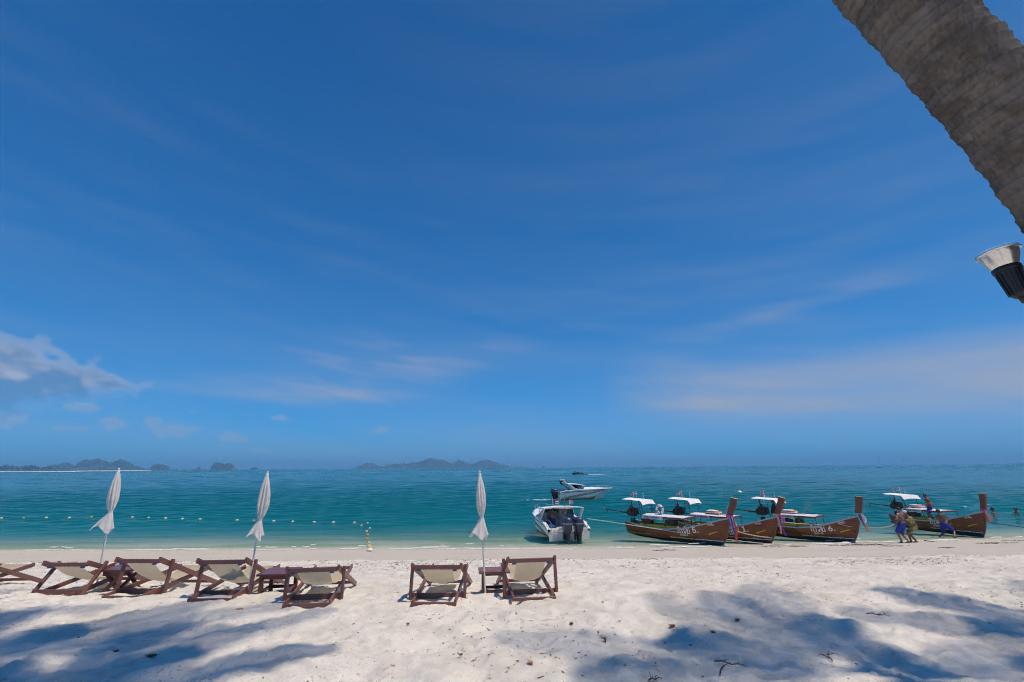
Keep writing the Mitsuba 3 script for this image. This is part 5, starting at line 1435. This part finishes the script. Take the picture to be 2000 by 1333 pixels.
def crown(parent, c, L, n, seed, skip=lambda az: False):
    rng = np.random.default_rng(seed)
    for i in range(n):
        az = i * 2.39996 + rng.uniform(-.2, .2)
        if skip(az % (2 * math.pi)):
            continue
        up = math.radians(72 - 78 * (i / n) + rng.uniform(-6, 6))
        part(parent, 'frond', frond(np.asarray(c) + [0, 0, .3 * (1 - i / n)], az, up, L * rng.uniform(.92, 1.15), rng), 'palm_leaf')
    nuts = [ball(np.asarray(c) + [.28 * math.cos(a_), .28 * math.sin(a_), -.28], (.12, .12, .15), 2) for a_ in (0.3, 1.5, 2.6, 3.9, 5.2)]
    for q in nuts:
        part(parent, 'coconut', q, 'bag_green', True)


PALM = [(2.62, 1.34, 1.55), (2.42, 1.32, 2.6), (2.020, 1.285, 3.75), (1.655, 1.262, 4.75), (1.318, 1.25, 5.42), (0.95, 1.55, 7.2), (0.55, 2.4, 10.6), (1.3, 3.2, 16.0)]
k = thing('palm_tree', 'coconut palm with ringed grey brown trunk leaning across the upper right corner', 'palm tree', group=None)
part(k, 'trunk', ringed_trunk(PALM, 0.126, (4.0, 5.75)), 'palm_bark', smooth=True)
crown(k, (1.3, 3.25, 16.1), 3.4, 16, 3)


def shade_palm(base, c, L, n, seed, label, skip=lambda az: False):
    k = thing('palm_tree', label, 'palm tree', group='tall palms outside the frame that shade the sand')
    b, c = np.asarray(base, float), np.asarray(c, float)
    path = smooth_curve([b, b + (c - b) * .3 + [0.2, -.3, 0], b + (c - b) * .65 + [0.15, -.3, 0], c], 30)
    part(k, 'trunk', tube(path, np.linspace(.19, .10, 30), 12), 'palm_trunk_far', True)
    crown(k, c, L, n, seed, skip)


shade_palm((-5.5, -2.0, 1.7), (-3.5, 4.1, 17.3), 4.2, 24, 5, 'tall palm left of the camera shading the sand at the lower left')
shade_palm((-1.5, -3.0, 1.7), (-0.2, 3.9, 17.2), 3.7, 18, 8, 'tall palm behind the camera shading the middle of the lower left sand')
shade_palm((9.5, -1.0, 1.7), (9.1, 3.6, 16.8), 4.7, 15, 9, 'tall palm right of the camera shading the sand at the lower right', skip=lambda az: 3.3 < az < 4.7)
shade_palm((14.5, 1.5, 1.7), (13.4, 4.2, 17.6), 4.8, 15, 13, 'tall palm far right of the camera shading the right edge of the sand')

# flood lamp clamped to the palm
mat('lamp_black', (0.012, 0.012, 0.014), 0.35)
scene['lamp_silver'] = {'type': 'twosided', 'bsdf': {'type': 'principled', 'base_color': proc(lambda p, n, uv: mix((0.80, 0.78, 0.74), (0.45, 0.40, 0.28), smoothstep(0.62, 0.78, fbm(p.x * 70, p.y * 70, p.z * 70, 3)))), 'metallic': 0.92, 'roughness': 0.25}}
scene['lamp_glass'] = {'type': 'dielectric', 'int_ior': 1.5}

def flood_lamp(c, axis):
    """c: centre of the front rim; axis: from the front towards the socket."""
    z, sx, sy = frame_of(-np.asarray(axis, float), (0, 1, 0))
    M = _axes(np.asarray(c, float), sx, sy, z)
    k = thing('flood_lamp', 'reflector flood lamp with black ribbed socket, clamped to the palm at the right edge', 'lamp', m=M)
    part(k, 'reflector', lathe([(0.030, -.064), (0.034, -.060), (0.0405, -.046), (0.047, -.030), (0.0515, -.014), (0.0535, -.004), (0.052, -.004), (0.050, -.014), (0.0455, -.030), (0.039, -.046), (0.030, -.058)], 48), 'lamp_silver', 40)
    part(k, 'front_glass', lathe([(0.0, -.0045), (0.0550, -.0045), (0.0565, -.002), (0.0565, .003), (0.054, .0045), (0.040, .006), (0.02, .007), (0, .0075)], 48), 'lamp_glass', 40)
    part(k, 'rim_clip', lathe([(0.0536, -.0085), (0.0575, -.0075), (0.0585, -.0055), (0.0575, -.0046), (0.0536, -.0046)], 48), 'steel', 40)
    s = part(k, 'socket', lathe([(0.0, -.172), (0.016, -.172), (0.021, -.166), (0.0245, -.155), (0.030, -.085), (0.0315, -.078), (0.036, -.077), (0.0375, -.073), (0.0375, -.064), (0.036, -.060), (0.0, -.060)], 40), 'lamp_black', 35)
    for j in range(14):
        a = j * 2 * math.pi / 14
        ca, sa = math.cos(a), math.sin(a)
        part(s, 'rib', beam((.0305 * ca, .0305 * sa, -.079), (.0245 * ca, .0245 * sa, -.160), .0045, .007, up=(ca, sa, 0)), 'lamp_black')
    part(k, 'bracket', tube([(0, 0, -.165), (-.004, 0, -.185), (-.03, 0, -.20), (-.09, -.02, -.20), (-.20, -.05, -.19)], .011, 10), 'lamp_black', True)
    part(k, 'clip_tab', beam((-.031, -.020, -.070), (-.027, -.018, -.13), .012, .012), 'grey_metal')


flood_lamp((1.6652, 1.4245, 4.350), (0.085, -0.095, -0.99))

# ---------------------------------------------------------------- what lies on the sand
mat('leaf_red', (0.30, 0.09, 0.045), 0.7)
mat('leaf_tan', (0.42, 0.22, 0.10), 0.7)
mat('leaf_brown', (0.11, 0.065, 0.04), 0.8)
mat('twig_bark', (0.07, 0.05, 0.04), 0.9)
mat('weed_dry', proc(lambda p, n, uv: mix((0.17, 0.13, 0.095), (0.06, 0.05, 0.042), noise(p.x * 25, p.y * 25, 0))), 0.9)
mat('weed_wet', (0.055, 0.05, 0.035), 0.6)
LEAVES = [  # x, y, length, yaw, material, label
    (1.93, 6.27, 0.081, 20, 'leaf_red', 'curled reddish brown leaf in the shade at the lower right'),
    (-1.35, 6.55, 0.043, 70, 'leaf_red', 'small reddish leaf on sunlit sand left of the middle'),
    (0.16, 5.15, 0.062, -40, 'leaf_tan', 'orange tan leaf at the bottom middle edge'),
    (-1.20, 5.20, 0.037, 10, 'leaf_tan', 'small tan leaf at the bottom, below the standing alone deck chair'),
    (1.30, 7.45, 0.037, 110, 'leaf_brown', 'small dark leaf at the tip of the upper right shadow'),
    (-0.55, 5.40, 0.043, 30, 'leaf_brown', 'dark curled leaf on sunlit sand at the bottom, left of the tan leaf'),
    (-3.85, 5.55, 0.093, 15, 'leaf_brown', 'large dark curled leaf in the lower left shadow'),
    (-4.35, 5.70, 0.050, 60, 'leaf_brown', 'smaller dark leaf left of the large one in the lower left shadow'),
    (2.35, 6.10, 0.056, -20, 'leaf_brown', 'dark leaf right of the reddish curled leaf in the shade'),
    (0.72, 6.45, 0.062, 95, 'leaf_brown', 'narrow dark leaf upright on sunlit sand right of the middle'),
    (2.85, 6.55, 0.074, 35, 'leaf_brown', 'dark leaf on the edge of the big right shadow'),
    (-3.95, 7.35, 0.099, 5, 'leaf_tan', 'dry tan leaf between the deck chairs and the left shadow'),
]
for x, y, ln, yaw, mt, lab in LEAVES:
    n = 9
    u = np.linspace(-1, 1, n)
    rows = []
    for i, a in enumerate(u):
        w = ln * .30 * math.sqrt(max(0, 1 - a * a)) * (1.15 - .3 * a) + .002
        v = np.linspace(-1, 1, 7)
        rows.append(np.stack([np.full(7, a * ln / 2), v * w, .012 + .35 * w * v ** 2 + .10 * ln * a * a + .006 * np.sin(9 * a + v * 3)], 1))
    lo = [r - [0, 0, .003] for r in rows]
    single('dry_leaf', lab, 'leaf', cat_(loft(rows, closed=False), loft(lo[::-1], closed=False), tube([(-ln / 2, 0, .02), (-ln * .72, .01, .03)], .003, 5)), mt, True, None, (x, y, sand_z(x, y) + .002), yaw)
TWIGS = [(2.12, 5.15, 0.294, -25, 'branched dark twig on the shadow edge at the bottom right of the middle'), (1.98, 5.05, 0.210, 60, 'thin curled dark vine beside the branched twig'), (1.03, 5.85, 0.112, 80, 'short upright dark twig on sunlit sand'),
         (4.9, 6.9, 0.245, -30, 'thin straight twig in the far right shadow'), (3.2, 5.3, 0.154, 70, 'dark twig in the lower right shadow'), (1.33, 5.0, 0.140, 10, 'reddish rough twig at the bottom of the lower right shadow')]
for j, (x, y, ln, yaw, lab) in enumerate(TWIGS):
    r = np.random.default_rng(j + 40)
    p = np.stack([np.linspace(-ln / 2, ln / 2, 12), np.cumsum(r.normal(0, ln * .025, 12)), .012 + .015 * np.abs(np.sin(np.linspace(0, 6, 12)))], 1)
    ms = [tube(p, np.linspace(.007, .003, 12), 6)]
    for q in range(4 if j != 1 else 1):
        i = r.integers(2, 10)
        e = p[i] + [r.uniform(-.02, .07), r.choice([-1, 1]) * r.uniform(.03, .09), r.uniform(0, .05)]
        ms.append(tube([p[i], (p[i] + e) / 2 + [0, 0, .008], e], [.0045, .0035, .002], 5))
    single('twig', lab, 'twig', cat_(ms), 'twig_bark', True, None, (x, y, sand_z(x, y)), yaw)


def clump(x, y, rx, ry, n, seed, mt, h=.03):
    r = np.random.default_rng(seed)
    ms = []
    for i in range(n):
        a, b = r.normal(0, rx * .45), r.normal(0, ry * .45)
        px_, py_ = x + a, y + b
        z = sand_z(px_, py_)
        yaw = r.normal(0, .7)
        ln = r.uniform(.05, .22)
        d = np.array([math.cos(yaw), math.sin(yaw) * .6, 0])
        ms.append(tube([(px_ - d[0] * ln, py_ - d[1] * ln, z), (px_, py_, z + h * r.uniform(.2, 1)), (px_ + d[0] * ln, py_ + d[1] * ln, z)], [.004, .010, .003], 4))
    return cat_(ms)


WEED = [(12.35, 22.2, 1.5, .25, 26, 'dark wisps of seaweed on the wet sand below the bow of boat 1'), (15.55, 22.4, 1.6, .5, 60, 'branched heap of dark seaweed on the wet sand in front of boat 6'), (20.9, 21.6, .9, .4, 34, 'dark seaweed right of the two hauling men'),
        (23.6, 22.8, 1.2, .35, 30, 'seaweed strewn on the wet sand below the bow of boat 7'), (24.4, 21.9, 1.3, .6, 44, 'clumped dark seaweed at the right edge of the wet sand'), (6.3, 20.8, .6, .2, 20, 'small seaweed bits on the wet sand below longtail boat 5'),
        (16.3, 21.1, .5, .15, 14, 'thin trail of seaweed in the middle of the wet sand below boat 6'), (17.2, 19.6, .4, .15, 14, 'small seaweed clump on the wet sand nearer the dry sand at the right')]
for j, (x, y, rx, ry, n, lab) in enumerate(WEED):
    part(thing('seaweed_clump', lab, 'seaweed'), 'strands', clump(x, y, rx, ry, n, 60 + j, 'weed_wet'), 'weed_wet', kind='stuff')
# dry flecks of weed and husk all over the trodden sand
rng = np.random.default_rng(77)
N = 14000
px_ = rng.uniform(-16, 18, N * 3)
py_ = 4.6 + 11.2 * rng.uniform(0, 1, N * 3) ** 0.9
dens = meshkit.fbm(np.stack([px_ * .55, py_ * .8, 0 * px_], -1), 3, 5)
line = np.exp(-((py_ - 13.2 - .05 * px_) / 1.7) ** 2) * (0.35 + 0.65 * np.clip((px_ - 2) / 6, 0, 1))
keep = rng.uniform(0, 1, N * 3) < np.clip((dens - .50) * 1.9, 0, 1) + .40 * line * np.clip((dens - .36) * 3, 0, 1) + .012
px_, py_ = px_[keep], py_[keep]
zz = land(px_, py_) + lumps(px_, py_)
n = len(px_)
ln = rng.uniform(.006, .024, n) * (1 + .8 * (rng.uniform(0, 1, n) > .93)) * (1 + np.clip((py_ - 9) / 7, 0, 1))
yaw = rng.normal(0.2, 1.0, n)
w = ln * rng.uniform(.18, .5, n)
h = rng.uniform(.003, .010, n) + ln * .12
dx, dy = np.cos(yaw), np.sin(yaw)
P0 = np.stack([px_, py_, zz], 1)
D, S_ = np.stack([dx, dy, 0 * dx], 1), np.stack([-dy, dx, 0 * dx], 1)
vv = np.stack([P0 - D * ln[:, None], P0 + S_ * w[:, None], P0 + D * ln[:, None] + [0, 0, .004], P0 - S_ * w[:, None], P0 + np.stack([0 * h, 0 * h, h], 1)], 1).reshape(-1, 3)
o = np.arange(n)[:, None, None] * 5
ff = (np.array([[0, 3, 4], [3, 2, 4], [2, 1, 4], [1, 0, 4]])[None] + o).reshape(-1, 3)
structure('beach_litter', triangles(vv, ff), 'weed_dry', label='dry dark flecks of weed and husk strewn over the sand', kind='stuff')
